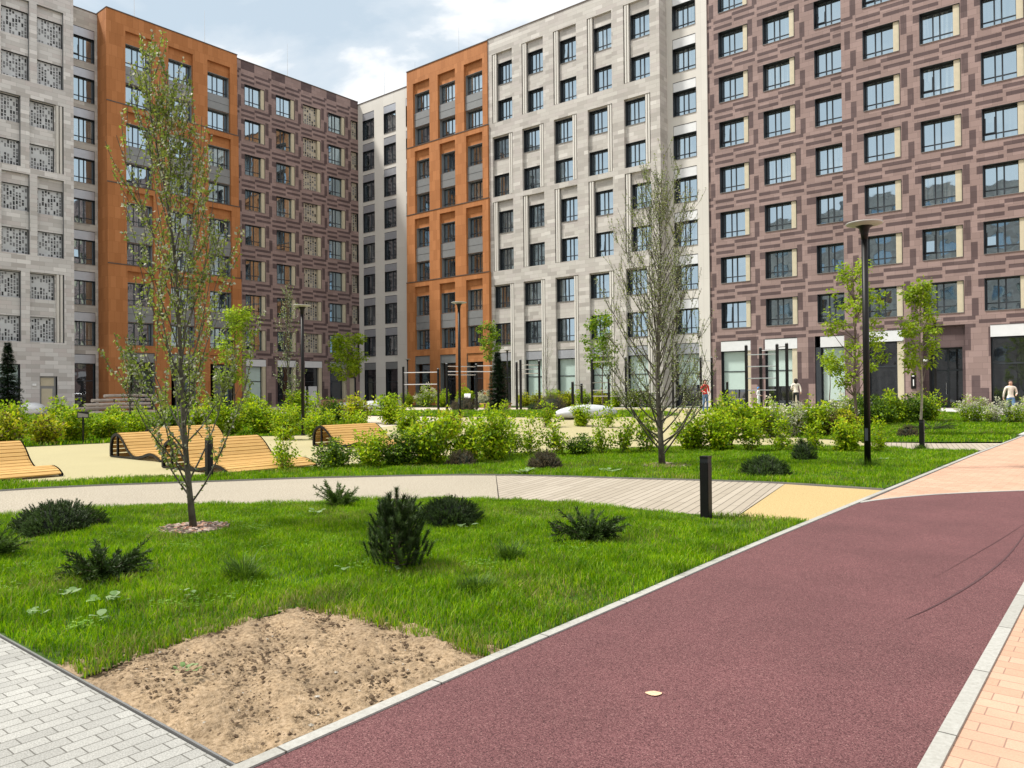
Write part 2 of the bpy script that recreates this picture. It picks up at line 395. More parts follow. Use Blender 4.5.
def shopwin(parent, u0, u1, z0, z1, y, D=.35, blind=None, name='shop_window'):
    f = MB(); c = .06; ya = y+D-.08; yb = y+D-.02
    f.box(u0, u0+c, ya, yb, z0, z1, 'metal_frame'); f.box(u1-c, u1, ya, yb, z0, z1, 'metal_frame'); f.box(u0+c, u1-c, ya, yb, z0, z0+.4, 'metal_frame'); f.box(u0+c, u1-c, ya, yb, z1-c, z1, 'metal_frame')
    zt = z0+(z1-z0)*.63; f.box(u0+c, u1-c, ya+.005, yb, zt-.03, zt+.03, 'metal_frame')
    o = f.build(name, parent)
    p = MB(); m = 'blind_green' if blind else 'shop_glass'
    zb = z0+.4+(z1-z0)*(blind-1 if blind and blind > 1 else 0)
    if blind and blind > 1:
        p.face([(u0, y+D-.04, z0), (u1, y+D-.04, z0), (u1, y+D-.04, zb), (u0, y+D-.04, zb)], 'shop_glass')
        p.face([(u0, y+D-.04, zb), (u1, y+D-.04, zb), (u1, y+D-.04, z1), (u0, y+D-.04, z1)], m)
    else: p.face([(u0, y+D-.04, z0), (u1, y+D-.04, z0), (u1, y+D-.04, z1), (u0, y+D-.04, z1)], m)
    p.build('glazing', o); return o
def canopy_panel(parent, u0, u1, z0, z1, y, m, name='fascia_panel'):
    p = MB(); p.box(u0, u1, y-.015, y+.06, z0, z1, m)
    p.box(u0, u1, y-.03, y-.015, z1-.02, z1, 'metal_dark'); return p.build(name, parent)

BT = (0, 1.0, 1.15, 1.7, 2.1, 2.43, 2.60, 2.76)
def brown_lines(rows, z1):
    zs = {0, z1}
    for zb in rows:
        for k in range(7): zs.add(round(zb+1.82+.22*k, 4))
        for h in (.42, .5, .75): zs.add(round(zb+1.82*h, 4))
    z = min(rows)-.22
    while z > 4.9: zs.add(round(z, 4)); z -= .22
    while z > .2: zs.add(round(z, 4)); z -= .35
    return sorted(q for q in zs if q <= z1)
def brown_cols(anchors, u0, u1):
    A = [anchors[0]-3.1]+list(anchors)+[anchors[-1]+3.1*i for i in range(1, 6)]
    return sorted({round(a+t, 4) for a in A for t in BT if u0 < a+t < u1})
def brown_tile(rows, anchors):
    """light cladding with dark bars: lying bars between the window rows, standing ones between the windows"""
    A = [anchors[0]-3.1]+list(anchors)+[anchors[-1]+3.1*i for i in range(1, 6)]
    D, Lt = 'brown_dark', 'brown_light'
    def f(u, z):
        t = u-max(a for a in A if a <= u+1e-6)
        for zb in rows:
            if zb <= z < zb+1.82:
                h = (z-zb)/1.82
                if t < 2.1: return Lt
                if t < 2.43: return D if h > .5 else Lt
                if t < 2.76: return D if h < .42 else Lt
                return D if h > .75 else Lt
        if z < 4.9:
            c = math.floor(u/.42); q = math.floor((z+(c*1.37) % 1.9)/1.25); return D if hash((c*7+3, q*13+5)) % 100 < 50 else Lt
        q = (z-rows[-1]-1.82)/3.14; fl = math.floor(q+1e-4); r = math.floor((q-fl)*3.14/.22+1e-3)
        if r > 5: fl += 1; r -= 6
        if t < 1.0 or t >= 2.76: return D if r in (1, 3) else Lt
        if t < 1.15: return D if r == 4 else Lt
        if 2.1 <= t < 2.43 and r == 0: return D
        if 2.43 <= t < 2.76 and r == 5: return D
        if t < 2.60: return D if r in (2, 4) else Lt
        return Lt
    return f
def building(name, P, side, label):
    o = empty(name, (0, P, 0) if side == 'R' else (P, 0, 0), 0 if side == 'R' else PI/2, label=label, cat='apartment building', group='sections of the housing block around the courtyard')
    return o
def frange(a, b, s):
    r = []; x = a
    while x < b: r.append(round(x, 4)); x += s
    return r

# --- right wing: brown section
def brown_right():
    B = building('apartment_building', 50.3, 'R', 'mauve and dark brown chequered apartment block at the right end with cream window panels')
    rows = [z+.3 for z in ZK]
    AN = (-22.24, -19.10, -15.75, -12.6, -9.5, -6.45, -3.4, -.35, 2.7); f = brown_tile(rows, AN)
    mb = MB(); b1 = [(-22.24, 2.1, 1), (-19.10, 2.1, 1), (-15.75, 1.7, 0)]
    tiles = (brown_cols(AN, -23.1, 6.3)+[.42*i for i in range(-54, 15)], brown_lines(rows, 32.1), f)
    def sect(u0, u1, y, bays, ground):
        holes = [(u, u+w, z, z+1.82, .5, None, 'metal_dark') for z in rows for u, w, p in bays]
        holes += ground
        wall(mb, (u0, u1, 0, 32.1), y, holes, 'brown_light', (tiles[0], tiles[1], f))
        shell(mb, u0, u1, y, 32.1, 'brown_light')
        for z in rows:
            for u, w, p in bays: place_window(B, u, z, y, w, 1.82, .5, 'panel' if p else 'plain', openp=.16)
    ga = [(-22.3, -20.2, .45, 4.97, .35, None, 'metal_dark'), (-19.2, -17.08, .45, 4.97, .35, None, 'metal_dark'), (-15.95, -14.15, .45, 4.97, .35, None, 'metal_dark')]
    sect(-23.06, -13.85, 0, b1, ga)
    b2 = [(-12.6, 2.04, 1), (-9.5, 2.06, 1), (-6.45, 2.02, 1), (-3.4, 2.02, 1), (-.35, 2.02, 1), (2.7, 2.02, 1)]
    y2 = -.9
    gb = [(-12.5, -10.57, .45, 5.05, .35, None, 'metal_dark'), (-9.55, -7.42, .45, 5.15, .25, 'brown_dark', 'brown_dark', [(-9.3, -7.6, .45, 3.9, .9, None, 'interior_dark')]),
          (-6.2, -3.4, .45, 5.05, .35, None, 'metal_dark'), (-.4, 1.7, .45, 5.05, .35, None, 'metal_dark'), (2.7, 4.8, .45, 5.05, .35, None, 'metal_dark')]
    sect(-13.85, 6.2, y2, b2, gb)
    mb.build('wall', B)
    roofpart(-23.06, -13.85, 0, 32.1, B); roofpart(-13.85, 6.2, y2, 32.1, B)
    for (a, b_, z0, bl) in ((-22.3, -20.55, .45, 1.2), (-19.2, -17.42, .45, 1.25), (-15.6, -14.15, .45, 1.001)):
        shopwin(B, a+.02, b_, z0, 4.25, 0, blind=bl); canopy_panel(B, a, min(b_+.35, -14.15) if a < -16 else -14.15, 4.25, 4.95, 0, 'panel_white')
    for a, b_ in ((-20.55, -20.2), (-17.42, -17.08)):
        p = MB(); p.box(a, b_, .05, .33, .45, 4.25, 'panel_cream'); p.build('side_panel', B)
    p = MB(); p.box(-15.93, -15.6, .05, .33, .45, 4.25, 'metal_frame'); p.build('side_panel', B)
    shopwin(B, -12.48, -10.95, .45, 4.35, y2); canopy_panel(B, -12.5, -10.57, 4.38, 5.05, y2, 'panel_white')
    p = MB(); p.box(-10.93, -10.58, y2+.05, y2+.33, .45, 4.35, 'panel_cream'); p.build('side_panel', B)
    for a, b_ in ((-6.2, -3.4), (-.4, 1.7), (2.7, 4.8)):
        shopwin(B, a+.02, b_-.02, .45, 4.35, y2); canopy_panel(B, a, b_, 4.38, 5.05, y2, 'panel_white')
    # entrance doors in the portal
    d = MB(); yy = y2+1.1; D0, D1 = -9.3, -7.6
    for q in ((D0, D0+.1), (D1-.1, D1), ((D0+D1)/2-.05, (D0+D1)/2+.05)): d.box(q[0], q[1], yy-.06, yy, .45, 3.9, 'metal_frame')
    for z in (.45, 2.55, 3.8): d.box(D0+.1, (D0+D1)/2-.05, yy-.05, yy, z, z+.1, 'metal_frame'); d.box((D0+D1)/2+.05, D1-.1, yy-.05, yy, z, z+.1, 'metal_frame')
    do = d.build('entrance_door', B)
    g = MB(); g.face([(D0, yy-.02, .45), (D1, yy-.02, .45), (D1, yy-.02, 3.9), (D0, yy-.02, 3.9)], 'shop_glass'); g.build('glazing', do)
    h = MB(); h.tube([(-8.55, yy-.12, 1.2), (-8.55, yy-.12, 1.9)], .02, 'steel'); h.build('handle', do)
    l = MB(); l.lathe([(.02, 0), (.10, .02), (.12, .08), (.10, .14), (.02, .16)], 'lamp_glass', 12, (-9.42, y2-.12, 3.1)); l.build('wall_light', B)
    # round column beside the portal
    c = MB(); c.tube([(-9.72, y2-.16, .4), (-9.72, y2-.16, 4.2)], .16, 'brown_dark', 16); c.build('column', B)
    # entrance number plate
    n = MB(); n.box(-10.2, -9.96, y2-.06, y2-.01, 1.55, 2.45, 'black_paint'); no = n.build('number_plate', B)
    t = bpy.data.curves.new('number', 'FONT'); t.body = '1'; t.size = .55; t.extrude = .004
    to = bpy.data.objects.new('tmp', t); COL.objects.link(to); dg = bpy.context.evaluated_depsgraph_get()
    me = bpy.data.meshes.new_from_object(to.evaluated_get(dg)); bpy.data.objects.remove(to)
    me.materials.clear(); me.materials.append(M['white_plastic']); me.transform(Matrix.Rotation(PI/2, 4, 'X'))
    link('number', me, no, (-10.20, y2-.075, 1.72))
    s = MB(); s.box(-10.14, -10.02, y2-.066, y2-.058, 2.27, 2.33, 'white_plastic'); s.build('marking', no)
    return B
brown_right()

# --- right wing: beige section with two-storey recesses and a set-back strip
def beige_right():
    B = building('apartment_building', 49.1, 'R', 'tall beige stone block with grooved two-storey window recesses, right of the orange block')
    mb = MB(); holes = []
    U = [-42.0+3.213*i for i in range(5)]
    zl = [31.6, 24.33, 18.05, 11.77, 5.49]
    for m in range(4):
        zt = ZK[2*m]+2.75 if m else 30.25
        zt = ZK[2*m]+1.95 if m % 2 else ZK[2*m]+2.7
        zb = ZK[2*m+1]
        if m == 3: zb = .4
        for u in U:
            a, b = u, u+2.2
            if m % 2 == 0: wa, wb = a+.52, b
            else: wa, wb = a, b-.52
            sub = []
            ztop = ZK[2*m]+1.85
            for k in (2*m, 2*m+1):
                sub.append((wa, wb-.0 if wb == b else wb, ZK[k], ZK[k]+1.85, .36, None, 'metal_dark'))
            if m == 3: sub.append((wa, wb, .45, 4.9, .3, None, 'metal_dark'))
            # avoid holes touching the recess edge exactly
            e = .004
            sub = [(s[0]+e, s[1]-e, *s[2:]) for s in sub]
            holes.append((a, b, zb-.02, zt, .22, 'stone_beige', 'stone_beige', sub))
            for k in (2*m, 2*m+1): place_window(B, wa+e, ZK[k], .22, wb-wa-2*e, 1.85, .36, openp=.16)
            # grooved fins beside the windows
            f = MB(); g0 = (a, wa) if m % 2 == 0 else (wb, b)
            for q in (.10, .30): f.box(g0[0]+q, g0[0]+q+.13, .03, .219, zb+.02, zt-.03, 'stone_plain')
            for q in (.05, .25, .445): f.box(g0[0]+q, g0[0]+q+.045, .20, .2185, zb+.02, zt-.03, 'interior_dark')
            f.build('grooved_fin', B)
            if m == 3:
                i = U.index(u); shopwin(B, wa+e, wb-e, .45, 4.2, .22, .3, blind=(None, 1.001, 1.14, 1.16, 1.2)[i]); canopy_panel(B, wa+e, wb-e, 4.2, 4.88, .24, 'panel_silver')
    wall(mb, (-42.45, -26.17, 0, 31.6), 0, holes, 'stone_beige'); shell(mb, -42.45, -26.17, 0, 31.6, 'stone_beige')
    ys = 1.1; hs = []
    for k in range(8):
        z = ZK[k]+.1
        hs.append((-25.7, -23.9, z, z+2.5, .5, None, 'metal_dark'))
        place_window(B, -25.7, z, ys, 1.8, 1.8, .5, openp=.1); canopy_panel(B, -25.68, -23.92, z+1.8, z+2.48, ys+.02, 'panel_white')
    hs.append((-25.7, -23.9, .45, 4.95, .32, None, 'metal_dark')); shopwin(B, -25.68, -23.92, .45, 4.2, ys, .32, blind=1.3); canopy_panel(B, -25.68, -23.92, 4.2, 4.93, ys+.02, 'panel_silver')
    wall(mb, (-26.17, -23.06, 0, 32.0), ys, hs, 'stone_plain'); shell(mb, -26.17, -23.06, ys, 32.0, 'stone_plain')
    mb.build('wall', B); roofpart(-42.45, -26.17, 0, 31.6, B); roofpart(-26.17, -23.06, ys, 32.0, B)
beige_right()

def orange_section(P, side, U, u0, u1, label, w=2.15, wa_off=0, extra=0):
    B = building('apartment_building', P, side, label)
    mb = MB(); zl = [31.5, 24.33, 18.05, 11.77, 0]
    for m in range(4):
        y = -.07*m; holes = []; zt = 30.2 if m == 0 else ZK[2*m]+2.65
        for i, u in enumerate(U):
            a, b = u, u+w
            if m and side == 'R': a += .25
            sub = [(a+.004, b-.004, ZK[k], ZK[k]+1.8, .4, None, 'panel_grey') for k in (2*m, 2*m+1)]
            holes.append((a, b, ZK[2*m+1]-.0, zt, .26, 'orange_clad', 'orange_clad', sub))
            for k in (2*m, 2*m+1): place_window(B, a+.004, ZK[k], y+.26, b-a-.008, 1.8, .4, 'plain', rev='panel_grey', openp=.08)
            s = MB(); s.box(a+.01, b-.01, y+.16, y+.259, ZK[2*m+1]+1.83, ZK[2*m]-.04, 'panel_grey')
            s.box(a+.01, b-.01, y+.15, y+.16, (ZK[2*m+1]+1.8+ZK[2*m])/2-.01, (ZK[2*m+1]+1.8+ZK[2*m])/2+.01, 'metal_dark'); s.build('spandrel_panel', B)
            if m == 3:
                holes.append((a, b, .45, 4.95, .5, None, 'panel_grey')); shopwin(B, a+.5, b, .45, 4.15, y, .45)
                if not (i == 2): canopy_panel(B, a+.01, b-.01, 4.2, 4.93, y+.1, 'panel_grey')
                else:
                    cp = MB(); cp.box(a+.01, b-.01, y+.08, y+.2, 4.2, 4.93, 'orange_clad'); cp.build('fascia_panel', B)
        wall(mb, (u0, u1+.06*m, zl[m+1], zl[m]), y, holes, 'orange_clad')
        shell(mb, u0, u1+.06*m, y, zl[m], 'orange_clad', depth=13, z0=zl[m+1])
        if m:
            mb.face([(u0, y, zl[m]), (u1+.06*m, y, zl[m]), (u1+.06*m, y+.3, zl[m]), (u0, y+.3, zl[m])], 'flashing')
            s = MB(); s.box(u0-.02, u1+.06*m+.02, y-.03, y+.06, zl[m]-.03, zl[m]+.05, 'flashing'); s.build('ledge', B)
    mb.build('wall', B); roofpart(u0, u1, 0, 31.5, B); return B
orange_section(49.0, 'R', [-51.57, -48.36, -45.15], -52.4, -42.45, 'orange clad block in the middle, between the plain pale corner and the beige block', 2.15)

def pale_corner():
    B = building('apartment_building', 50.6, 'R', 'narrow plain pale block in the inner corner, with grey boxes above its windows')
    mb = MB(); hs = []
    for u in (-60.65, -57.45, -54.25):
        for k in range(8):
            z = ZK[k]-.25; hs.append((u, u+1.75, z, z+2.75, .3, None, 'metal_dark'))
            place_window(B, u, z, 0, 1.75, 2.0, .3, 'narrow', openp=.1); canopy_panel(B, u+.02, u+1.73, z+2.0, z+2.73, .02, 'panel_silver')
        hs.append((u, u+1.75, .45, 4.65, .3, None, 'metal_dark')); shopwin(B, u+.02, u+1.73, .45, 4.0, 0, .3); canopy_panel(B, u+.02, u+1.73, 3.95, 4.63, .02, 'panel_grey')
    wall(mb, (-61.4, -52.4, 0, 31.1), 0, hs, 'stone_plain'); shell(mb, -61.4, -52.4, 0, 31.1, 'stone_plain')
    mb.build('wall', B); roofpart(-61.4, -52.4, 0, 31.1, B)
pale_corner()

# --- left wing
def brown_left():
    B = building('apartment_building', -61.4, 'L', 'dark brown patterned block left of the inner corner, some windows behind latticed screens')
    rows = ZK; AN = (37.73, 40.95, 43.93, 46.88, 49.7); f = brown_tile(rows, AN)
    bays = [(37.73, 'w'), (40.95, 'w'), (43.93, 's'), (46.88, 'w'), (49.7, 's')]
    mb = MB(); hs = []
    for u, t in bays:
        w = 2.03 if u < 49 else .85
        for z in rows:
            hs.append((u, u+w, z, z+1.85, .3, 'metal_dark' if t == 's' else None, 'metal_dark'))
            if t == 'w': place_window(B, u, z, 0, w, 1.85, .3, 'panel', openp=.06)
            else:
                sw = w-.38 if w > 1 else w
                place_screen(B, u+.02, z+.02, 0, sw-.04, 1.81, .3, 6 if w > 1 else 3, 'screen_cream')
                if w > 1:
                    p = MB(); p.box(u+w-.36, u+w-.03, .04, .26, z+.02, z+1.83, 'panel_cream'); p.build('side_panel', B)
        if u < 49: hs.append((u, u+w, .45, 4.75, .35, None, 'metal_dark'))
    tiles = (brown_cols(AN, 36.7, 50.7)+[.42*i for i in range(88, 121)], brown_lines(rows, 31.4), f)
    hs.append((49.3, 50.1, .45, 3.2, .2, 'panel_grey', 'metal_dark'))
    wall(mb, (36.78, 50.6, 0, 31.4), 0, hs, 'brown_light', tiles); shell(mb, 36.78, 50.6, 0, 31.4, 'brown_light')
    mb.build('wall', B); roofpart(36.78, 50.6, 0, 31.4, B)
    for i, (u, t) in enumerate(bays[:4]):
        shopwin(B, u+.02, u+1.66, .45, 4.1, 0, blind=1.001 if i == 0 else None); canopy_panel(B, u+.02, u+2.01, 4.1, 4.73, .02, 'panel_white' if i < 3 else 'panel_silver')
        p = MB(); p.box(u+1.68, u+2.01, .05, .33, .45, 4.1, 'panel_cream'); p.build('side_panel', B)
    for a, b in ((44.0, 44.2), (44.5, 45.45)):
        p = MB(); p.box(a, b, .2, .24, .45, 2.3, 'panel_white'); p.build('door_poster', B)
    p = MB(); p.box(49.35, 49.95, .1, .14, .45, 3.1, 'panel_cream'); p.build('utility_door', B)
    v = MB(); v.box(40.6, 42.2, 5, 6.2, 31.1, 32.3, 'metal_mid'); v.tube([(40.8, 5.5, 32.3), (42, 5.5, 32.3)], .3, 'metal_dark', 10); v.build('roof_vent', B)
brown_left()
orange_section(-61.0, 'L', [27.16, 30.6, 34.0], 25.72, 36.78, 'orange clad block on the left, standing forward of its neighbours behind the silvery poplar', 2.1)
def grey_left():
    B = building('apartment_building', -61.6, 'L', 'pale stone block at the far left edge with latticed screens over its balconies')
    mb = MB(); holes = []
    def seg(u, m):
        z_t = ZK[2*m]+2.65 if m % 2 == 0 else ZK[2*m]+1.92
        zb = ZK[2*m+1]
        a, b = u, u+1.77
        if m % 2: a -= .5; b = b if u > 20 else a+1.70
        sub = [(a+.004, (a+1.7 if m % 2 else b)-.004, ZK[k], ZK[k]+1.85, .3, 'metal_dark', 'metal_dark') for k in (2*m, 2*m+1)]
        holes.append((a, b, zb, z_t, .24, 'stone_grey', 'panel_grey', sub))
        for k in (2*m, 2*m+1): place_screen(B, a+.02, ZK[k]+.02, .18, 1.68 if m % 2 else 1.74, 1.81, .3, 9, 'screen_light')
        if m % 2 and u > 20:
            f = MB()
            for q in (1.78, 2.02): f.box(a+q, a+q+.15, .02, .239, zb+.02, z_t-.02, 'stone_plain')
            f.build('grooved_fin', B)
    for m in range(4):
        for u in (21.14, 18.87, 16.1, 13.4):
            seg(u, m)
    # loft above: one more row
    for u in (21.14, 18.87, 16.1, 13.4):
        holes.append((u, u+1.77, 31.2, 33.0, .3, 'metal_dark', 'metal_dark')); place_screen(B, u+.02, 31.2, 0, 1.73, 1.8, .3, 9, 'screen_light')
    holes.append((21.25, 22.42, .45, 3.05, .3, None, 'metal_dark'))
    holes.append((18.3, 20.0, .45, 3.9, .3, None, 'metal_dark')); holes.append((14.5, 16.2, .45, 3.9, .3, None, 'metal_dark'))
    wall(mb, (11.5, 23.6, 0, 34.2), 0, holes, 'stone_grey'); shell(mb, 11.5, 23.6, 0, 34.2, 'stone_grey')
    shopwin(B, 18.32, 19.98, .45, 3.9, 0, .3, blind=1.5); shopwin(B, 14.52, 16.18, .45, 3.9, 0, .3)
    d = MB(); d.box(21.27, 22.4, .22, .26, .45, 3.03, 'metal_mid'); do = d.build('door', B)
    g = MB(); g.box(21.36, 22.25, .19, .219, 2.35, 2.95, 'panel_cream'); g.box(21.42, 22.15, .19, .219, .7, 2.15, 'panel_cream'); g.build('door_glass', do)
    h = MB(); h.tube([(22.2, .14, 1.3), (22.2, .14, 1.6)], .02, 'steel'); h.build('handle', do)
    l = MB(); l.box(20.75, 21.0, -.08, 0, 2.35, 2.5, 'lamp_glass'); l.build('wall_light', B)
    ys = 1.0; hs = []
    for k in range(8):
        z = ZK[k]-.08; hs.append((23.85, 25.5, z, z+2.6, .3, None, 'metal_dark')); place_window(B, 23.85, z, ys, 1.65, 1.9, .3, openp=.1)
        canopy_panel(B, 23.87, 25.48, z+1.9, z+2.58, ys+.02, 'panel_silver')
    hs.append((23.85, 25.5, .45, 4.8, .3, None, 'metal_dark')); shopwin(B, 23.87, 25.48, .45, 4.1, ys, .3); canopy_panel(B, 23.87, 25.48, 4.1, 4.78, ys+.02, 'panel_silver')
    wall(mb, (23.6, 25.72, 0, 31.4), ys, hs, 'stone_beige'); shell(mb, 23.6, 25.72, ys, 31.4, 'stone_beige')
    mb.build('wall', B); roofpart(11.5, 23.6, 0, 34.2, B); roofpart(23.6, 25.72, ys, 31.4, B)
grey_left()

# --- the wings of the block behind the camera close the courtyard (seen mirrored in the windows)
def back_wing(x0, x1, y, h, label, rz, loc):
    B = empty('apartment_building', loc, rz, label=label, cat='apartment building', group='courtyard wings behind the viewer')
    mb = MB(); hs = []
    u = x0+1.2
    while u < x1-3:
        for z in ZK: hs.append((u, u+1.9, z, z+1.8, .2, 'window_glass', 'metal_dark'))
        u += 3.2
    wall(mb, (x0, x1, 0, h), 0, hs, 'stone_beige'); shell(mb, x0, x1, 0, h, 'stone_beige')
    mb.build('wall', B); roofpart(x0, x1, 0, h, B)
    for i in range(4):
        v = MB(); q = x0+(i+.6)*(x1-x0)/4.3; v.box(q, q+2.2, 3, 5.5, h-.4, h+1.7, 'panel_grey'); v.build('roof_vent', B)
back_wing(-62, 20, 0, 31.3, 'long beige block facing the brown one across the courtyard', PI, (-30, -30, 0))
ant = []
for i, (x, y, z, nm) in enumerate(((-63.5, 29.0, 31.5, 'above the left orange block, nearer its outer edge'), (-63.6, 35.2, 31.5, 'above the left orange block, beside the brown block'), (-63.4, 43.6, 31.4, 'above the middle of the dark brown block'), (-60.6, 53.5, 31.1, 'above the inner corner of the courtyard'), (-56.5, 54, 31.1, 'above the plain pale corner block'), (-48.5, 52, 31.5, 'above the middle orange block'))):
    m = MB(); m.tube([(0, 0, -.5), (0, 0, 2.0), (0, 0, 4.2)], [.035, .025, .012], 'steel', 5)
    tag(m.build('lightning_rod', None, loc=(x, y, z)), 'thin lightning rod on the roof '+nm, 'lightning rod', 'lightning rods on the roofs')

# ------------------------------------------------------------------ ground
def sheet(name, poly, m, dz, cell=None, flat=False, kind='structure', label=None, jag=0):
    bm = bmesh.new(); vs = [bm.verts.new((x, y, 0)) for x, y in poly]; bm.faces.new(vs)
    if cell:
        xs = [p[0] for p in poly]; ys = [p[1] for p in poly]
        for ax, lo, hi in ((0, max(min(xs), -100), min(max(xs), 60)), (1, max(min(ys), -40), min(max(ys), 90))):
            t = math.ceil(lo/cell)*cell
            while t < hi:
                no = Vector((1, 0, 0)) if ax == 0 else Vector((0, 1, 0))
                bmesh.ops.bisect_plane(bm, geom=bm.verts[:]+bm.edges[:]+bm.faces[:], plane_co=no*t, plane_no=no); t += cell
        bmesh.ops.triangulate(bm, faces=bm.faces[:])
    for v in bm.verts: v.co.z = dz+gz(v.co.x, v.co.y)
    if any(f.normal.z < 0 for f in bm.faces): bmesh.ops.recalc_face_normals(bm, faces=bm.faces[:])
    bm.normal_update()
    if bm.faces[:][0].normal.z < 0:
        for f in bm.faces: f.normal_flip()
    me = bpy.data.meshes.new(name); bm.to_mesh(me); bm.free(); me.materials.append(M[m])
    o = link(name, me); tag(o, label, None, None, kind); return o
def smooth_line(pts, n=4):
    out = []
    for i in range(len(pts)-1):
        p0, p1, p2, p3 = (Vector(pts[max(i-1, 0)]), Vector(pts[i]), Vector(pts[i+1]), Vector(pts[min(i+2, len(pts)-1)]))
        for k in range(n):
            t = k/n; out.append(tuple(.5*((2*p1)+(p2-p0)*t+(2*p0-5*p1+4*p2-p3)*t*t+(3*p1-p0-3*p2+p3)*t**3)))
    out.append(tuple(pts[-1])); return out
BED = [(-3.0, -18), (-3.0, -10), (-3.0, -4), (-2.94, -1), (-2.95, 1.8), (-2.98, 3.5), (-2.99, 5), (-3.03, 8), (-3.02, 13), (-3.0, 17), (-2.98, 21), (-2.92, 25), (-2.86, 30), (-2.85, 36), (-2.85, 42)]
KL = smooth_line(BED, 4)                                    # edge of the lawns along the red path
NEAR = smooth_line([(-3.09, 9.42), (-3.75, 9.24), (-4.5, 9.06), (-5.8, 8.97), (-7.31, 8.60), (-8.49, 7.70), (-9.46, 6.67), (-10.78, 5.45), (-11.31, 4.5), (-11.75, 3.2), (-12.1, 1.8)], 4)
FAR = smooth_line([(-3.09, 12.95), (-4.61, 12.89), (-5.96, 12.49), (-6.93, 12.10), (-8.35, 11.61), (-9.49, 11.10), (-10.41, 10.45), (-11.18, 9.68), (-12.18, 8.59), (-13.39, 6.95), (-14.38, 5.6), (-14.95, 4.2), (-15.5, 1.5)], 4)
def kseg(a, b): return [p for p in KL if a < p[1] < b]
sheet('plaza_ground', [(-400, -400), (400, -400), (400, 400), (-400, 400)], 'plaza_far', -.03, 4)
REDEND = smooth_line([(-3.0, 11.35), (-2.86, 11.8), (-2.5, 12.57), (-2.08, 13.21), (-1.36, 14.07), (-.4, 14.9), (.8, 15.6), (3, 16.2), (6, 16.4)], 3)
sheet('red_running_path', [(-2.96, -18), (-.74, -18), (-.735, 9.0), (-.4, 10.0), (.3, 10.9), (1.5, 11.6), (3, 11.9), (6, 12.0)]+REDEND[::-1]+[(-3.02, 11.2), (-3.03, 8), (-2.99, 5), (-2.98, 3.5), (-2.95, 1.8)], 'rubber_red', .0)
sheet('brick_paving', [(-.68, -18), (30, -18), (30, 46), (-2.85, 46), (-2.84, 36), (-2.98, 21), (-3.0, 11.2), (-.68, 11)], 'brick_pink', -.006, 3)
sheet('paver_walk', [(-40, -18), (-2.97, -18), (-2.99, 1.78), (-40, 1.78)], 'paver_grey', 0)
sheet('concrete_walk', [(-3.1, 30), (20, 30), (20, 33), (-3.1, 33)], 'paver_light', .004, 3)
sheet('entrance_walk', [(-30, 44.2), (20, 44.2), (20, 48.6), (-30, 48.6)], 'paver_light', -.004, 3)
near_y = [p for p in NEAR]
sheet('gravel_path', [p for p in NEAR if p[0] <= -7.3]+[(-12.1, 1.8), (-15.5, 1.8)]+[p for p in FAR[::-1] if p[0] <= -9.44 and p[1] > 1.8], 'gravel_beige', .002)
sheet('boardwalk', [(-3.92, 9.22)]+[p for p in NEAR if -7.3 <= p[0] <= -4.0]+[(-7.30, 8.62), (-9.46, 11.08)]+[p for p in FAR[::-1] if -9.44 <= p[0] <= -4.62]+[(-4.61, 12.87)], 'deck_boards', .003)
sheet('yellow_path', [(-3.08, 9.42), (-3.9, 9.21), (-4.6, 12.87), (-3.08, 12.93)], 'rubber_yellow', .002)
sheet('play_surface', [(-16.4, 3.0), (-16.13, 4.9), (-15.24, 6.28), (-13.96, 8.2), (-13.6, 10), (-13.3, 12.5), (-12.3, 15.6), (-10.6, 18.6), (-8.6, 20.9), (-5.67, 21.9), (-3.1, 22.4), (-3.0, 25.1), (-5.8, 24.3), (-8.5, 25.2), (-9.6, 27), (-12, 31), (-16, 36), (-19, 44), (-28, 44), (-24.5, 17.3), (-25.7, 15.9), (-26.8, 11.4), (-27.1, 9), (-28, 3)], 'rubber_sand', .0, 3)
sheet('plank_path', [(-3.05, 22.4), (-3.0, 25.1), (-5.82, 24.25), (-5.0, 22.0)], 'deck_boards', .006)
# concrete kerbs
def kerb(name, pts, w, h, label=None, side=1):
    mb = MB(); P = [Vector((x, y, 0)) for x, y in pts]
    for i in range(len(P)-1):
        def nrm(j):
            d = (P[min(j+1, len(P)-1)]-P[max(j-1, 0)]).normalized(); return Vector((-d.y, d.x, 0))*side
        a, b = P[i], P[i+1]; na, nb = nrm(i)*w, nrm(i+1)*w
        g0, g1 = gz(a.x, a.y), gz(b.x, b.y)
        q = [Vector((a.x, a.y, g0-.05)), Vector((b.x, b.y, g1-.05)), Vector((b.x+nb.x, b.y+nb.y, g1-.05)), Vector((a.x+na.x, a.y+na.y, g0-.05))]
        t = [v+Vector((0, 0, .05+h)) for v in q]
        mm = 'kerb_stone' if w > .03 else 'metal_mid'; mb.face(t, mm); mb.face([q[0], q[1], t[1], t[0]], mm); mb.face([q[3], q[2], t[2], t[3]][::-1], mm)
    o = mb.build(name); tag(o, label, None, None, 'structure'); return o
kerb('kerb_lawn_side', KL, .07, .010, side=1)
kerb('kerb_brick_side', [(-.735, -18)]+[(-.735, y*1.0) for y in np.arange(-1, 9.1, 1)]+[(-.4, 10.0), (.3, 10.9), (1.5, 11.6), (3, 11.9), (6, 12.0)], .075, .006, side=-1)
kerb('kerb_red_end', REDEND, .07, .006, side=1)
kerb('kerb_pavers', [(-40, 1.79), (-11, 1.79), (-6, 1.79), (-2.97, 1.79)], .012, .008)
kerb('edging_strip', FAR, .012, .03, side=-1)

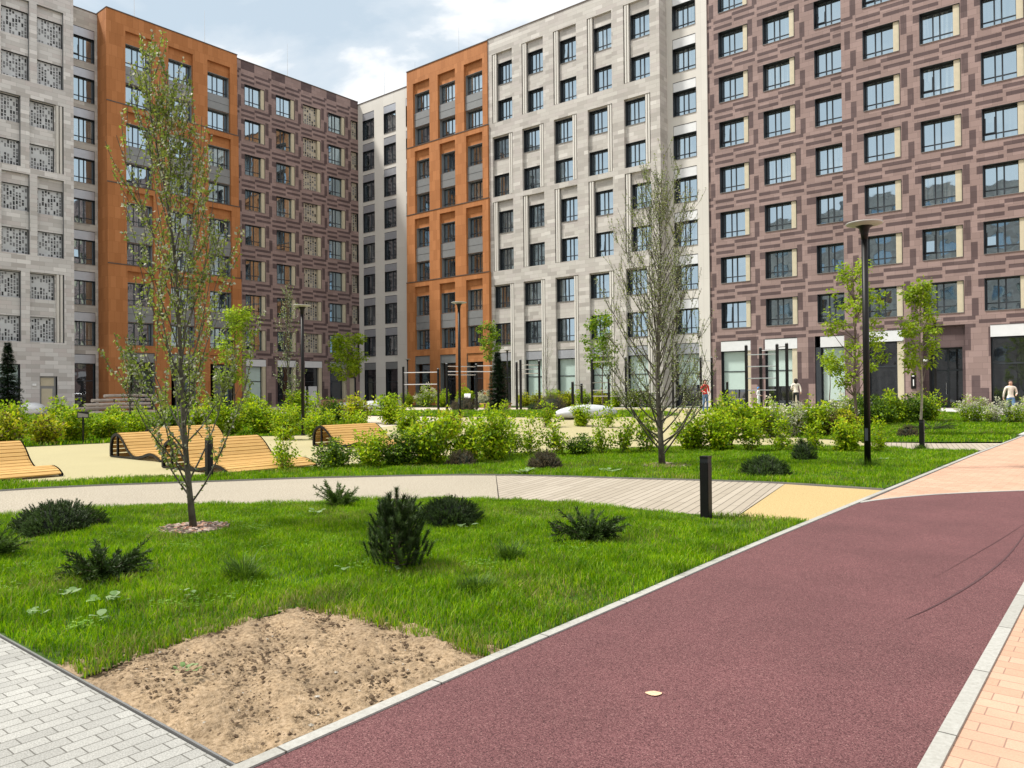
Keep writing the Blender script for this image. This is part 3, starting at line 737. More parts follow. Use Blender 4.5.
# --- lawns: turf base plus real blades
SOIL_ = [(-4.64, 1.85), (-3.02, 1.85), (-3.05, 3.46), (-4.0, 3.54), (-4.88, 3.47), (-4.84, 2.6)]
LAWN1 = [(-4.64, 1.85), (-4.84, 2.6), (-4.88, 3.47), (-4.0, 3.54), (-3.06, 3.50)]+[(x-.075, y) for x, y in kseg(3.55, 9.3)]+NEAR+[(-12.1, 1.85)]
LAWN2 = [(x-.09, y) for x, y in kseg(13.0, 22.3)]+[(-5.67, 21.9), (-8.6, 20.9), (-10.6, 18.6), (-12.3, 15.6), (-13.3, 12.5), (-13.6, 10), (-13.96, 8.2), (-15.24, 6.28), (-16.13, 4.9), (-16.4, 3)]+[(p[0]-.04, p[1]+.04) for p in FAR[::-1] if p[1] > 3]
LAWN3 = [(x-.09, y) for x, y in kseg(25.2, 29.5)]+[(-3.0, 29.8), (-3.1, 30), (-3.1, 42.0), (-10, 44), (-19, 44), (-16, 36), (-12, 31), (-9.6, 27), (-8.5, 25.2), (-5.82, 24.35)]
LAWN4 = [(-20.5, 30.5), (-17.5, 34.5), (-19.5, 37), (-27.5, 35), (-36, 31), (-34, 26), (-27, 28)]
LAWN5 = [(-27.1, 9), (-26.8, 11.4), (-25.7, 15.9), (-24.5, 17.3), (-25.5, 22), (-31, 24), (-46, 25), (-50, 12), (-46, 0), (-28, 2)]
LAWN6 = [(-29, 45.5), (-20, 45.5), (-20, 48.5), (-52, 48.5), (-50, 44), (-42, 42)]
def in_poly(px, py, poly):
    c = np.zeros(len(px), bool); n = len(poly); j = n-1
    for i in range(n):
        xi, yi = poly[i]; xj, yj = poly[j]
        if yi != yj: c ^= ((yi > py) != (yj > py)) & (px < (xj-xi)*(py-yi)/(yj-yi)+xi)
        j = i
    return c
def vnoise(x, y, s, seed):
    r = np.random.default_rng(seed).random((64, 64)); X = x/s; Y = y/s
    xi = np.floor(X).astype(int); yi = np.floor(Y).astype(int); fx = X-xi; fy = Y-yi; fx = fx*fx*(3-2*fx); fy = fy*fy*(3-2*fy)
    g = lambda a, b: r[a % 64, b % 64]
    return (g(xi, yi)*(1-fx)+g(xi+1, yi)*fx)*(1-fy)+(g(xi, yi+1)*(1-fx)+g(xi+1, yi+1)*fx)*fy
def grass(name, poly, dens, h, w, label, seed, bare=[], dry=True, hvar=.6):
    xs = [p[0] for p in poly]; ys = [p[1] for p in poly]; rg = np.random.default_rng(seed)
    x0, x1, y0, y1 = min(xs), max(xs), min(ys), max(ys); n = int(dens*(x1-x0)*(y1-y0))
    x = rg.uniform(x0, x1, n); y = rg.uniform(y0, y1, n)
    d = -.6327*x+.7744*y; l = .7744*x+.6327*y
    k = in_poly(x, y, poly) & (d > .5) & (np.abs(l) < d*.78+1.0); x, y = x[k], y[k]
    tall = vnoise(x, y, .55, seed+1)*.6+vnoise(x, y, .17, seed+2)*.4
    thin = vnoise(x, y, .8, seed+5)
    k = rg.random(len(x)) < .45+.75*thin
    for bx, by, br in bare: k &= ((x-bx)**2+(y-by)**2 > br*br*(.6+.7*rg.random(len(x))))
    x, y, tall = x[k], y[k], tall[k]; n = len(x)
    hh = h*(.25+1.5*tall)*(1-hvar/2+hvar*rg.random(n)); a = rg.uniform(0, 2*PI, n); lean = rg.uniform(.1, .75, n)*hh; la = rg.uniform(0, 2*PI, n)
    ww = w*(.7+.6*rg.random(n)); z = np.array([gz(p, q) for p, q in zip(x, y)]) if poly in (LAWN3, LAWN4, LAWN5, LAWN6) else np.zeros(n)
    V = np.zeros((n, 5, 3)); ca, sa = np.cos(a)*ww/2, np.sin(a)*ww/2; lx, ly = np.cos(la)*lean, np.sin(la)*lean
    V[:, 0] = np.stack([x-ca, y-sa, z], 1); V[:, 1] = np.stack([x+ca, y+sa, z], 1)
    V[:, 2] = np.stack([x+ca*.8+lx*.3, y+sa*.8+ly*.3, z+hh*.58], 1); V[:, 3] = np.stack([x-ca*.8+lx*.3, y-sa*.8+ly*.3, z+hh*.58], 1)
    V[:, 4] = np.stack([x+lx, y+ly, z+hh*(.96-.2*lean/hh)], 1)
    me = bpy.data.meshes.new(name); me.vertices.add(n*5); me.vertices.foreach_set('co', V.ravel())
    idx = np.arange(n)*5; loops = np.stack([idx, idx+1, idx+2, idx+3, idx+3, idx+2, idx+4], 1).ravel()
    me.loops.add(n*7); me.loops.foreach_set('vertex_index', loops.astype(np.int32))
    me.polygons.add(n*2); st = np.stack([np.arange(n)*7, np.arange(n)*7+4], 1).ravel(); me.polygons.foreach_set('loop_start', st.astype(np.int32))
    me.materials.append(M['grass_blade']); me.materials.append(M['grass_dry'])
    edge = np.clip(1-np.hypot(np.maximum(np.maximum(-4.88-x, x+3.05), 0), np.maximum(y-3.5, 0))/.45, 0, 1) if seed == 1 else 0
    dr = (rg.random(n) < (.07+.35*edge+.30*np.clip(vnoise(x, y, .7, seed+9)-.62, 0, 1)*3)) if dry else np.zeros(n, bool)
    me.polygons.foreach_set('material_index', np.repeat(dr, 2).astype(np.int32))
    me.update(calc_edges=True); me.validate()
    o = link(name, me); tag(o, label, 'grass', None, 'stuff'); return o
LAWN1[0] = (-4.64, 1.80); LAWN1[-1] = (-12.1, 1.80)
for nm, P_, dz in (('lawn', LAWN1, .006), ('lawn', LAWN2, .006)): sheet(nm, P_, 'turf_soil', dz)
for P_ in (LAWN3, LAWN4, LAWN5, LAWN6): sheet('lawn', P_, 'turf_soil', .012, 3)
LAWN1[0] = LAWN1[0]; LAWN1B = [(-4.62, 1.815), (-4.80, 2.6), (-4.86, 3.40), (-4.0, 3.46), (-3.05, 3.44)]+LAWN1[5:]
g1n = [p for p in LAWN1B]
grass('grass', g1n, 5200, .075, .0065, 'tall bright green lawn grass round the young poplar and the patch of bare soil', 1, bare=[(-8.66, 4.62, .40), (-3.85, 8.35, .20), (-3.6, 8.5, .16), (-9.86, 3.5, .35), (-6.88, 2.87, .2), (-5.19, 4.69, .12), (-6.48, 6.63, .3), (-8.57, 6.78, .1)])
grass('grass', LAWN2, 1500, .085, .011, 'mown green grass between the boardwalk and the sand coloured play surface', 21, bare=[(-7.78, 14.51, .3)])
grass('grass', LAWN3, 420, .10, .025, 'green grass strip in front of the chequered brown block', 31)
grass('grass', LAWN4, 260, .12, .04, 'small far patch of grass in front of the exercise bars', 41)
grass('grass', LAWN5, 170, .14, .045, 'rough grass under the far bushes behind the wave loungers', 51)

def clover(name, spots, label):
    rg = random.Random(8); F = MB()
    for cx, cy, rad, n in spots:
        for i in range(n):
            a = rg.uniform(0, 6.28); q = rad*rg.random()**.7; x, y = cx+math.cos(a)*q, cy+math.sin(a)*q; z = rg.uniform(.035, .075)
            for k in range(3):
                b = a+k*2.09; d = Vector((math.cos(b), math.sin(b), .15)); t = Vector((-d.y, d.x, .1)); l = rg.uniform(.010, .019); p = Vector((x, y, z))
                F.face([tuple(p), tuple(p+d*l*.6+t*l*.5), tuple(p+d*l), tuple(p+d*l*.6-t*l*.5)], 'clover_leaf')
    tag(F.build(name), label, 'clover', None, 'stuff')
# bare soil bed
def soil():
    nx, ny = 170, 170; mb = MB(); x0, x1, y0, y1 = -4.98, -3.03, 1.8, 3.62
    X, Y = np.meshgrid(np.linspace(x0, x1, nx), np.linspace(y0, y1, ny)); fx, fy = X.ravel(), Y.ravel()
    Z = -.045+.016*vnoise(fx, fy, .35, 60)+.020*vnoise(fx, fy, .12, 61)+.022*vnoise(fx, fy, .05, 62)+.018*vnoise(fx, fy, .027, 63)
    ang = (fx*.45+fy)*1.0; Z += .020*np.sin(ang*17+2*vnoise(fx, fy, .5, 64))*vnoise(fx, fy, .6, 66)
    e = np.minimum(np.minimum(fx-x0, x1-.02-fx), np.minimum(fy-y0-.04, 9)); Z = np.where(e < .06, np.minimum(Z, -.004), Z)
    V = np.stack([fx, fy, Z+.012], 1); mb.v = [tuple(v) for v in V]
    k = mb.mi('bare_soil')
    for j in range(ny-1):
        for i in range(nx-1):
            a = j*nx+i; mb.f.append((a, a+1, a+1+nx, a+nx)); mb.m.append(k)
    o = mb.build('soil_bed', smooth=True); tag(o, kind='structure')
    c = MB(); rr = random.Random(5)
    def clod(x, y, s, m, z=0):
        q = [(1, 0, 0), (-1, 0, 0), (0, 1, 0), (0, -1, 0), (0, 0, 1), (0, 0, -.6), (.7, .6, .3), (-.6, .7, .3), (-.6, -.6, .4), (.6, -.7, .3)]
        k = len(c.v); an = rr.uniform(0, 6.28)
        for v in q:
            f = s*rr.uniform(.6, 1.2); vx = v[0]*math.cos(an)-v[1]*math.sin(an); vy = v[0]*math.sin(an)+v[1]*math.cos(an)
            c.v.append((x+vx*f, y+vy*f*.9, z+v[2]*f*.7))
        i = c.mi(m)
        for f in ((0, 6, 4), (6, 2, 4), (2, 7, 4), (7, 1, 4), (1, 8, 4), (8, 3, 4), (3, 9, 4), (9, 0, 4), (0, 2, 6), (2, 1, 7), (1, 3, 8), (3, 0, 9), (2, 0, 5), (1, 2, 5), (3, 1, 5), (0, 3, 5)):
            c.f.append(tuple(k+a for a in f)); c.m.append(i)
    for i in range(5200):
        x, y = rr.uniform(-4.82, -3.06), rr.uniform(1.9, 3.5)
        if rr.random() > .25+.9*float(vnoise(np.array([x]), np.array([y]), .3, 77)[0])**1.5+.3*(y > 3.2): continue
        s = rr.choice((.002, .003, .003, .004, .004, .005, .005, .006, .007, .009, .011, .016)); clod(x, y, s, 'clod' if rr.random() < .70 else ('bare_soil' if rr.random() < .92 else 'pebble'), .004+s*.3)
    tag(c.build('soil_clods'), 'dark clods and small pale stones strewn over the bare soil patch', 'soil clods', kind='stuff')
soil()
rc = random.Random(4)
clover('clover', [(rc.uniform(-9.5, -3.5), rc.uniform(3.9, 8.2), rc.uniform(.15, .5), rc.randint(25, 80)) for _ in range(34)]+[(rc.uniform(-8, -5.2), rc.uniform(1.95, 3.6), rc.uniform(.1, .3), rc.randint(20, 50)) for _ in range(9)], 'small light green clover leaves scattered through the front lawn')

# ------------------------------------------------------------------ plants
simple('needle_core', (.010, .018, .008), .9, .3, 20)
def leaf(mb, p, d, n, l, w, m):
    d = d.normalized(); s = d.cross(n)
    if s.length < 1e-4: s = d.orthogonal()
    s.normalize(); u = s.cross(d)
    mb.face([tuple(p), tuple(p+d*(l*.45)+s*(w*.5)+u*(w*.08)), tuple(p+d*l), tuple(p+d*(l*.45)-s*(w*.5)+u*(w*.08))], m)
def rv(r): return Vector((r.uniform(-1, 1), r.uniform(-1, 1), r.uniform(-1, 1)))
def poplar(seed, H, spread, nb, leafn, lsize, lm, silver=.15, trunk_r=.055, low=.04, bark='bark_grey', tipleaf=.75, twigs=4, lean=0, upc=.10, lf=1):
    r = random.Random(seed); W = MB(); F = MB(); tips = []
    wob = lambda z: Vector((math.sin(z*1.3+seed)*.04-math.sin(seed)*.04+lean*z*(.5+z/H*.6), math.cos(z*1.1+seed)*.04-math.cos(seed)*.04, 0))
    pts = [wob(H*.97*i/12)+Vector((0, 0, H*.97*i/12)) for i in range(13)]
    W.tube(pts, [trunk_r*(1-i/12.6)**.8*(1.25 if i == 0 else 1) for i in range(13)], bark, 8)
    def limb(p, d, L_, rad, up, depth):
        n = 6; q = [p]; dd = d.copy()
        for i in range(n):
            dd = (dd+Vector((0, 0, up))+rv(r)*.10).normalized(); q.append(q[-1]+dd*(L_/n))
        W.tube(q, [max(.0034, rad*(1-i/(n+.6))) for i in range(n+1)], bark, 5 if depth == 0 else 3, cap=False)
        if depth < 1:
            for t in range(twigs):
                k = r.randint(2, n-1); sd = (dd*.9+Vector((math.cos(a := r.uniform(0, 6.28)), math.sin(a), .3))*.75).normalized()
                limb(q[k], sd, L_*r.uniform(.22, .42), rad*.4, .12, depth+1)
        for i in range(1, n+1):
            f = i/n
            c = leafn*(tipleaf*f+(1-tipleaf))*(.5 if depth == 0 else .8)*(1.45-.75*min(1, p.z/(H*.8)))
            for k in range(int(c)+(r.random() < c-int(c))):
                pp = q[i-1].lerp(q[i], r.random())+rv(r)*.02
                leaf(F, pp, (rv(r)+Vector((0, 0, -.1))).normalized(), rv(r), lsize*r.uniform(.6, 1.15), lsize*r.uniform(.5, .85), 'leaf_silver' if r.random() < silver else lm)
    for i in range(nb):
        f = (i+.5)/nb; z = H*(low+f*(.93-low)); a = i*2.399+r.uniform(-.5, .5); up = upc
        L_ = H*lf*(.15+.24*(1-f)**.8)*r.uniform(.7, 1.2)*(1 if f > .22 else .72)
        ang = (spread*(1-.35*f)+(.28 if f < .22 else 0))*r.uniform(.7, 1.25)
        d = Vector((math.cos(a)*math.sin(ang), math.sin(a)*math.sin(ang), math.cos(ang)))
        limb(wob(z)+Vector((0, 0, z)), d, L_, trunk_r*(.24*(1-f)+.09), up, 0)
    return W, F
def treeobj(name, W, F, loc, label, cat='tree', group='young trees planted in the courtyard', rz=0, dz=0):
    o = empty(name, (loc[0], loc[1], gz(*loc)+dz), rz, label=label, cat=cat, group=group)
    W.build('trunk', o, smooth=True); F.build('crown', o); return o
W, F = poplar(3, 5.22, .48, 52, 9.5, .046, 'leaf_poplar', .28, .038, low=.05, twigs=5, tipleaf=.25, lean=-.095, upc=.15, lf=1.3)
treeobj('poplar_tree', W, F, (-8.66, 4.62), 'tall sparse poplar with silvery leaves in a ring of wood chips, front lawn', rz=R(39))
W, F = poplar(8, 5.95, .82, 96, 7.5, .036, 'leaf_poplar', .5, .064, low=.03, twigs=7, tipleaf=.5, bark='bark_grey', upc=.14, lf=1.2)
treeobj('poplar_tree', W, F, (-7.78, 14.51), 'nearly bare poplar with many upright twigs in the lawn behind the boardwalk')
W, F = poplar(12, 6.1, .42, 44, 3.0, .075, 'leaf_poplar', .5, .06, low=.08, twigs=3)
treeobj('poplar_tree', W, F, (-30.75, 21.1), 'narrow whitish green poplar beside the tall lamp in front of the dark brown block')
W, F = poplar(14, 5.4, .45, 26, 1.1, .06, 'leaf_poplar', .4, .04, low=.06, twigs=2)
treeobj('poplar_tree', W, F, (-35.35, 47.65), 'thin pale poplar in front of the beige block, right of the dark spruce')
W, F = poplar(15, 4.2, .5, 36, 3.5, .085, 'leaf_shrub_deep', .35, .05, low=.06, twigs=3)
treeobj('poplar_tree', W, F, (-43.5, 19.55), 'dark leafy poplar behind the silvery poplar, in front of the left orange block')
def maple(seed, H, cz, rx, rz_, nb, per, ls, lm, lm2=None, tr=.045, bark='bark_pale', clumpy=.16, gap=0):
    r = random.Random(seed); W = MB(); F = MB(); top = Vector((r.uniform(-.1, .1), r.uniform(-.1, .1), H*.93))
    pts = [Vector((math.sin(i*.9+seed)*.03, math.cos(i*.8+seed)*.03, 0))+top*(i/9) for i in range(10)]
    pts[0] = Vector((0, 0, 0)); W.tube(pts, [tr*(1-i/10.5) for i in range(10)], bark, 8)
    for i in range(nb):
        f = r.random()**.9; z = cz-rz_+f*2*rz_*.9; a = r.uniform(0, 6.28); e = math.sqrt(max(.05, 1-((z+.25-cz)/rz_)**2)); rr = rx*e*r.uniform(.55, 1.12)
        k = min(8, max(1, int((z-.35)/H/.93*9))); p0 = pts[k]; p3 = Vector((math.cos(a)*rr, math.sin(a)*rr, z+r.uniform(.1, .5)*e))
        mid = p0.lerp(p3, .5)+Vector((0, 0, -.08)); q = [p0, mid, p3]
        W.tube(q, [tr*.32, tr*.2, tr*.08], bark, 4, cap=False)
        for c in range(3):
            cc = p3.lerp(p0, r.uniform(0, .55)**1.3)+rv(r)*.08
            for t in range(per):
                dd = rv(r); 
                if dd.length > 1: continue
                pp = cc+Vector((dd.x, dd.y, dd.z*.75))*clumpy*1.5
                leaf(F, pp, (dd+Vector((0, 0, -.35))).normalized(), Vector((r.uniform(-.5, .5), r.uniform(-.5, .5), 1)), ls*r.uniform(.6, 1.2), ls*r.uniform(.6, 1.0), lm if (not lm2 or r.random() < .6) else lm2)
    return W, F
W, F = maple(21, 6.3, 4.0, 1.15, 2.3, 40, 40, .12, 'leaf_maple', None, .055, 'bark_brown', .14)
treeobj('maple_tree', W, F, (-7.3, 27.25), 'young maple with loose bright green leaves just left of the big lamp')
W, F = maple(24, 5.5, 3.75, .60, 1.6, 32, 44, .12, 'leaf_maple', None, .045, 'bark_pale', .15)
treeobj('maple_tree', W, F, (-5.56, 28.25), 'slim young maple with pale trunk behind the farther bollard, right of the big lamp')
W, F = maple(25, 6.0, 4.4, 1.5, 1.8, 26, 90, .2, 'leaf_maple', None, .07, 'bark_pale', .30)
treeobj('maple_tree', W, F, (-49.7, 39.5), 'round bright green maple at the inner corner of the courtyard')
W, F = maple(26, 5.6, 3.9, 1.1, 2.0, 34, 50, .13, 'leaf_maple', None, .05, 'bark_brown', .2)
treeobj('maple_tree', W, F, (-34.2, 20.4), 'yellow green maple right of the silvery poplar, before the left orange block')
W, F = maple(27, 6.3, 4.8, 1.35, 2.0, 26, 60, .17, 'leaf_maple_dark', 'leaf_maple', .06, 'bark_brown', .24)
treeobj('maple_tree', W, F, (-28.6, 44.9), 'mid green maple left of the bare poplar, before the beige block')
W, F = maple(28, 6.2, 5.0, .8, 1.4, 16, 50, .17, 'leaf_maple_dark', 'leaf_maple', .05, 'bark_brown', .22)
treeobj('maple_tree', W, F, (-35.9, 41.5), 'small maple with its crown above the dark spruce')
W, F = maple(29, 3.5, 2.75, .5, .55, 16, 26, .13, 'leaf_maple', None, .04, 'bark_brown', .2)
treeobj('maple_tree', W, F, (-13.9, 46.4), 'tiny ball shaped maple in front of the pale blind window of the chequered block')
# conifers
def spruce(seed, H, rad):
    r = random.Random(seed); W = MB(); F = MB(); W.tube([(0, 0, 0), (0, 0, H*.6), (0, 0, H)], [.07, .04, .01], 'bark_brown', 6)
    lv = int(H*7)
    for i in range(lv):
        z = H*(.04+.95*i/lv)+r.uniform(-.03, .03); R_ = rad*(1-(z/H))**.85+.04; n = 11
        for k in range(n):
            a = k*2*PI/n+i*1.7+r.uniform(-.2, .2); L_ = R_*r.uniform(.75, 1.1); d = Vector((math.cos(a), math.sin(a), -.12)); p0 = Vector((0, 0, z+r.uniform(-.09, .09)))
            tip = p0+d*L_+Vector((0, 0, .10*L_)); W.tube([p0, p0+d*L_*.6, tip], [.012, .008, .003], 'bark_brown', 3, cap=False)
            for q in range(int(14+L_*60)):
                t = r.uniform(.15, 1); pp = p0.lerp(tip, t)+Vector((0, 0, r.uniform(-.09, .03))); sd = d.cross(Vector((0, 0, 1)))*r.choice((-1, 1))
                leaf(F, pp, (sd*.8+d*.6+Vector((0, 0, r.uniform(-.35, .35)))).normalized(), Vector((0, 0, 1)), .19*(1.2-t*.4), .06, 'needle_spruce')
    return W, F
W, F = spruce(31, 4.4, .95)
treeobj('spruce_tree', W, F, (-50.87, 15.88), 'tall dark green spruce at the left edge before the pale stone block', 'spruce', 'dark spruces')
W, F = spruce(32, 3.7, .85)
treeobj('spruce_tree', W, F, (-30.26, 35.65), 'dark narrow spruce near the exercise bars before the middle orange block', 'spruce', 'dark spruces')

def pine_shoot(F, p, d, L_, n, r, nl=.035, m='needle_pine', w=.0035):
    d = d.normalized()
    for k in range(n):
        t = (k+.5)/n; a = k*2.399; s = d.orthogonal().normalized(); b = d.cross(s)
        o = s*math.cos(a)+b*math.sin(a); nd = (o*.75+d*.75).normalized(); pp = p+d*(L_*t)
        q = nd.cross(o+rv(r)*.3).normalized()*w
        F.face([tuple(pp-q), tuple(pp+q), tuple(pp+nd*nl*r.uniform(.8, 1.2))], m)
def mugo(seed, rx, rz_, n, nl=.035, m='needle_pine', cand=.0, L_=.10, needles=26, flat=1.0):
    r = random.Random(seed); W = MB(); F = MB()
    for i in range(n):
        a = r.uniform(0, 6.28); e = r.random(); rr = math.sqrt(r.random()); th = rr*PI*.5
        bump_ = 1+.12*math.sin(a*3+seed)+.08*math.sin(a*5+seed*2)
        sp = Vector((math.sin(th)*math.cos(a)*rx*bump_, math.sin(th)*math.sin(a)*rx*bump_*flat, max(.03, math.cos(th)*rz_)))
        dep = r.uniform(.78, .98); p = Vector((sp.x*dep, sp.y*dep, sp.z*dep-.02))
        d = Vector((sp.x*.75/rx, sp.y*.75/rx, .7+r.uniform(-.1, .1)))+rv(r)*.15
        pine_shoot(F, p-d.normalized()*L_*.6, d, L_*r.uniform(.8, 1.25), needles, r, nl, m)
        if i < 70 and False: pass
        if i % 7 == 0: W.tube([(sp.x*.08, sp.y*.08, 0), tuple(p*.6), tuple(p)], [.010, .007, .003], 'bark_brown', 4, cap=False)
    k = len(F.v); mi = F.mi('needle_core'); A, B_ = 16, 6      # dark solid core inside the dome of shoots
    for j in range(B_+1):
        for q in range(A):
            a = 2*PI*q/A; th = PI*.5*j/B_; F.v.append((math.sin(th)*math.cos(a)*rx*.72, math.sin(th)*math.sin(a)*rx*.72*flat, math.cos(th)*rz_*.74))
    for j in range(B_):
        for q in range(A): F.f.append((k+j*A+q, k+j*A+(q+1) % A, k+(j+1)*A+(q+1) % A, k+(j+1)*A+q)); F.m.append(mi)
    return W, F
def bushobj(name, W, F, loc, label, cat, group=None, rz=0):
    o = empty(name, (loc[0], loc[1], gz(*loc)), rz, label=label, cat=cat, group=group)
    W.build('stem', o, smooth=True); F.build('foliage', o); return o
DW = 'dwarf conifers in the lawns'
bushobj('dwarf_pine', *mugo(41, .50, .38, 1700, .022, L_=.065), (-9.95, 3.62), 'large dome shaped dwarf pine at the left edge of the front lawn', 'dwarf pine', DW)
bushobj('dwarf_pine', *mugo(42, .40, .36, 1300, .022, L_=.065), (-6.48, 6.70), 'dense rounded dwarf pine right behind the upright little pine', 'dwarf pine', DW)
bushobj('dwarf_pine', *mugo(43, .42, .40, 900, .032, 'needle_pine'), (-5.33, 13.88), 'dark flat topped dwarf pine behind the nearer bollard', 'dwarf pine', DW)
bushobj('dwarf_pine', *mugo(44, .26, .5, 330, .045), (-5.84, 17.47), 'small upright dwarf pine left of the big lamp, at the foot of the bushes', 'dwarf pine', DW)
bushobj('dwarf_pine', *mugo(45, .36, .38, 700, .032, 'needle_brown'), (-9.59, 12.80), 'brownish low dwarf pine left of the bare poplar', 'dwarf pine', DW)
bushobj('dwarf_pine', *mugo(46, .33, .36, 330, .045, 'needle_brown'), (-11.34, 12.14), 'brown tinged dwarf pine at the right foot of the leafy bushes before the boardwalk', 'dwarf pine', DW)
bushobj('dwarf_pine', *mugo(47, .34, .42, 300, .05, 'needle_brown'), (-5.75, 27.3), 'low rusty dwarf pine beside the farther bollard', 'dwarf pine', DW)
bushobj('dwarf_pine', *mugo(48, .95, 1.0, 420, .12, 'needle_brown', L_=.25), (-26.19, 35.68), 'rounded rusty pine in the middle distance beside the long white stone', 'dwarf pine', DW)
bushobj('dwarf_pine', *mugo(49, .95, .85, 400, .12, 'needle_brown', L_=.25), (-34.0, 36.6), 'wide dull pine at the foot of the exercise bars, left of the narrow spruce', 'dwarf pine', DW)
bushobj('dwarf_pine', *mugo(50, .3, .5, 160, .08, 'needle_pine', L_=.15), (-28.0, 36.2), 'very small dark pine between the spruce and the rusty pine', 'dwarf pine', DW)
def upright_pine():
    r = random.Random(51); W = MB(); F = MB(); W.tube([(0, 0, 0), (0, 0, .35), (0, 0, .70)], [.018, .014, .006], 'bark_brown', 6)
    pine_shoot(F, Vector((0, 0, .48)), Vector((0, 0, 1)), .25, 260, r, .055, 'needle_pine', .0042)
    for i in range(52):
        z = .04+.52*(i/52); a = i*2.4; R_ = .27*(1-z/.85)+.02; d = Vector((math.cos(a), math.sin(a), .25)); p0 = Vector((0, 0, z)); t = p0+d*R_
        W.tube([p0, p0.lerp(t, .6), t+Vector((0, 0, .05))], [.008, .006, .003], 'bark_brown', 4, cap=False)
        for k in range(4):
            q = p0.lerp(t, .4+.2*k); pine_shoot(F, q-Vector((0, 0, .03)), d*.5+Vector((0, 0, 1))+rv(r)*.4, .14, 60, r, .05, 'needle_pine', .0042)
    return W, F
bushobj('dwarf_pine', *upright_pine(), (-5.19, 4.69), 'small upright pine with one bushy leader in the middle of the front lawn', 'dwarf pine', DW)
def juniper(seed, rx, h, n, m='juniper_leaf', dirb=None):
    r = random.Random(seed); W = MB(); F = MB()
    for i in range(n):
        a = r.uniform(0, 6.28); el = r.uniform(.15, 1.0); L_ = rx*r.uniform(.5, 1.15); d = Vector((math.cos(a), math.sin(a), el*h/rx*1.3))
        if dirb: d += Vector(dirb)*.5
        p = Vector((0, 0, .02)); q = [p]
        for k in range(5): d = (d+Vector((0, 0, -.05))+rv(r)*.12); q.append(q[-1]+d.normalized()*L_/5)
        W.tube(q, [.007, .006, .005, .004, .003, .002], 'bark_brown', 3, cap=False)
        for k in range(1, 6):
            for t in range(34):
                pp = q[k-1].lerp(q[k], r.random()); dd = (q[k]-q[k-1]).normalized()*.8+rv(r)*.7; leaf(F, pp, dd.normalized(), rv(r), .05*r.uniform(.6, 1.3), .009, m)
    return W, F
bushobj('juniper', *juniper(61, .36, .36, 46, dirb=(.5, .35, .2)), (-8.70, 6.75), 'feathery spreading juniper leaning right at the lawn edge beside the gravel path', 'juniper', DW)
bushobj('juniper', *juniper(62, .40, .30, 85, 'needle_pine'), (-6.95, 2.9), 'low dark juniper in the left part of the front lawn, above the pale broad leaves', 'juniper', DW)
bushobj('juniper', *juniper(63, .42, .32, 70, 'needle_pine', (.6, .3, .2)), (-4.55, 6.80), 'flat dark juniper in the right part of the front lawn', 'juniper', DW)
bushobj('juniper', *juniper(64, .36, .36, 60), (-8.75, 2.55), 'green juniper cut off by the left edge of the picture', 'juniper', DW)
bushobj('juniper', *juniper(65, .8, .3, 60, 'needle_pine'), (-5.9, 32.0), 'low dark juniper in the far right lawn', 'juniper', DW)
def tuft(seed, rx, h, n):
    r = random.Random(seed); F = MB()
    for i in range(n):
        a = r.uniform(0, 6.28); p = Vector((math.cos(a), math.sin(a), 0))*rx*r.random()*.7; d = Vector((math.cos(a)*.5, math.sin(a)*.5, 1))+rv(r)*.3
        L_ = h*r.uniform(.6, 1.2); s = Vector((-math.sin(a), math.cos(a), 0))*.004
        F.face([tuple(p-s), tuple(p+s), tuple(p+d*L_*.6+s*.8), tuple(p+d*L_*.6-s*.8)], 'leaf_shrub_deep'); F.face([tuple(p+d*L_*.6-s*.8), tuple(p+d*L_*.6+s*.8), tuple(p+d*L_+Vector((math.cos(a), math.sin(a), -.6))*L_*.25)], 'leaf_shrub_deep')
    return F
for i, (x, y, rx, h, lb) in enumerate(((-4.62, 5.62, .16, .17, 'tuft of coarse dark grass in the middle right of the front lawn'), (-5.95, 3.62, .2, .2, 'tuft of coarse dark grass below the silvery poplar'), (-4.15, 16.4, .3, .22, 'ring of coarse grass at the foot of the big lamp'), (-4.3, 21.8, .25, .16, 'ring of coarse grass at the foot of the farther bollard'), (-4.1, 4.55, .22, .14, 'low coarse tuft nearest the red path'))):
    tag(tuft(70+i, rx, h, 240).build('grass_tuft', loc=(x, y, 0)), lb, 'grass tuft', 'coarse grass tufts')
def rosette(seed, n, s):
    r = random.Random(seed); F = MB()
    for i in range(n):
        a = i*2.4+r.uniform(-.4, .4); d = Vector((math.cos(a), math.sin(a), r.uniform(.1, .45))); p = Vector((math.cos(a), math.sin(a), 0))*.03+Vector((r.uniform(-1, 1), r.uniform(-1, 1), 0))*s*.8+Vector((0, 0, r.uniform(.05, .09)))
        l = s*r.uniform(.7, 1.1); q = d.normalized(); t = q.cross(Vector((0, 0, 1))).normalized(); w = l*.42
        pts = [p, p+q*l*.25+t*w*.8, p+q*l*.6+t*w, p+q*l*.9+t*w*.5, p+q*l*1.05, p+q*l*.9-t*w*.5, p+q*l*.6-t*w, p+q*l*.25-t*w*.8]
        F.face([tuple(v+Vector((0, 0, -.25*w if k in (0, 4) else 0))) for k, v in enumerate(pts)], 'broad_leaf')
    return F
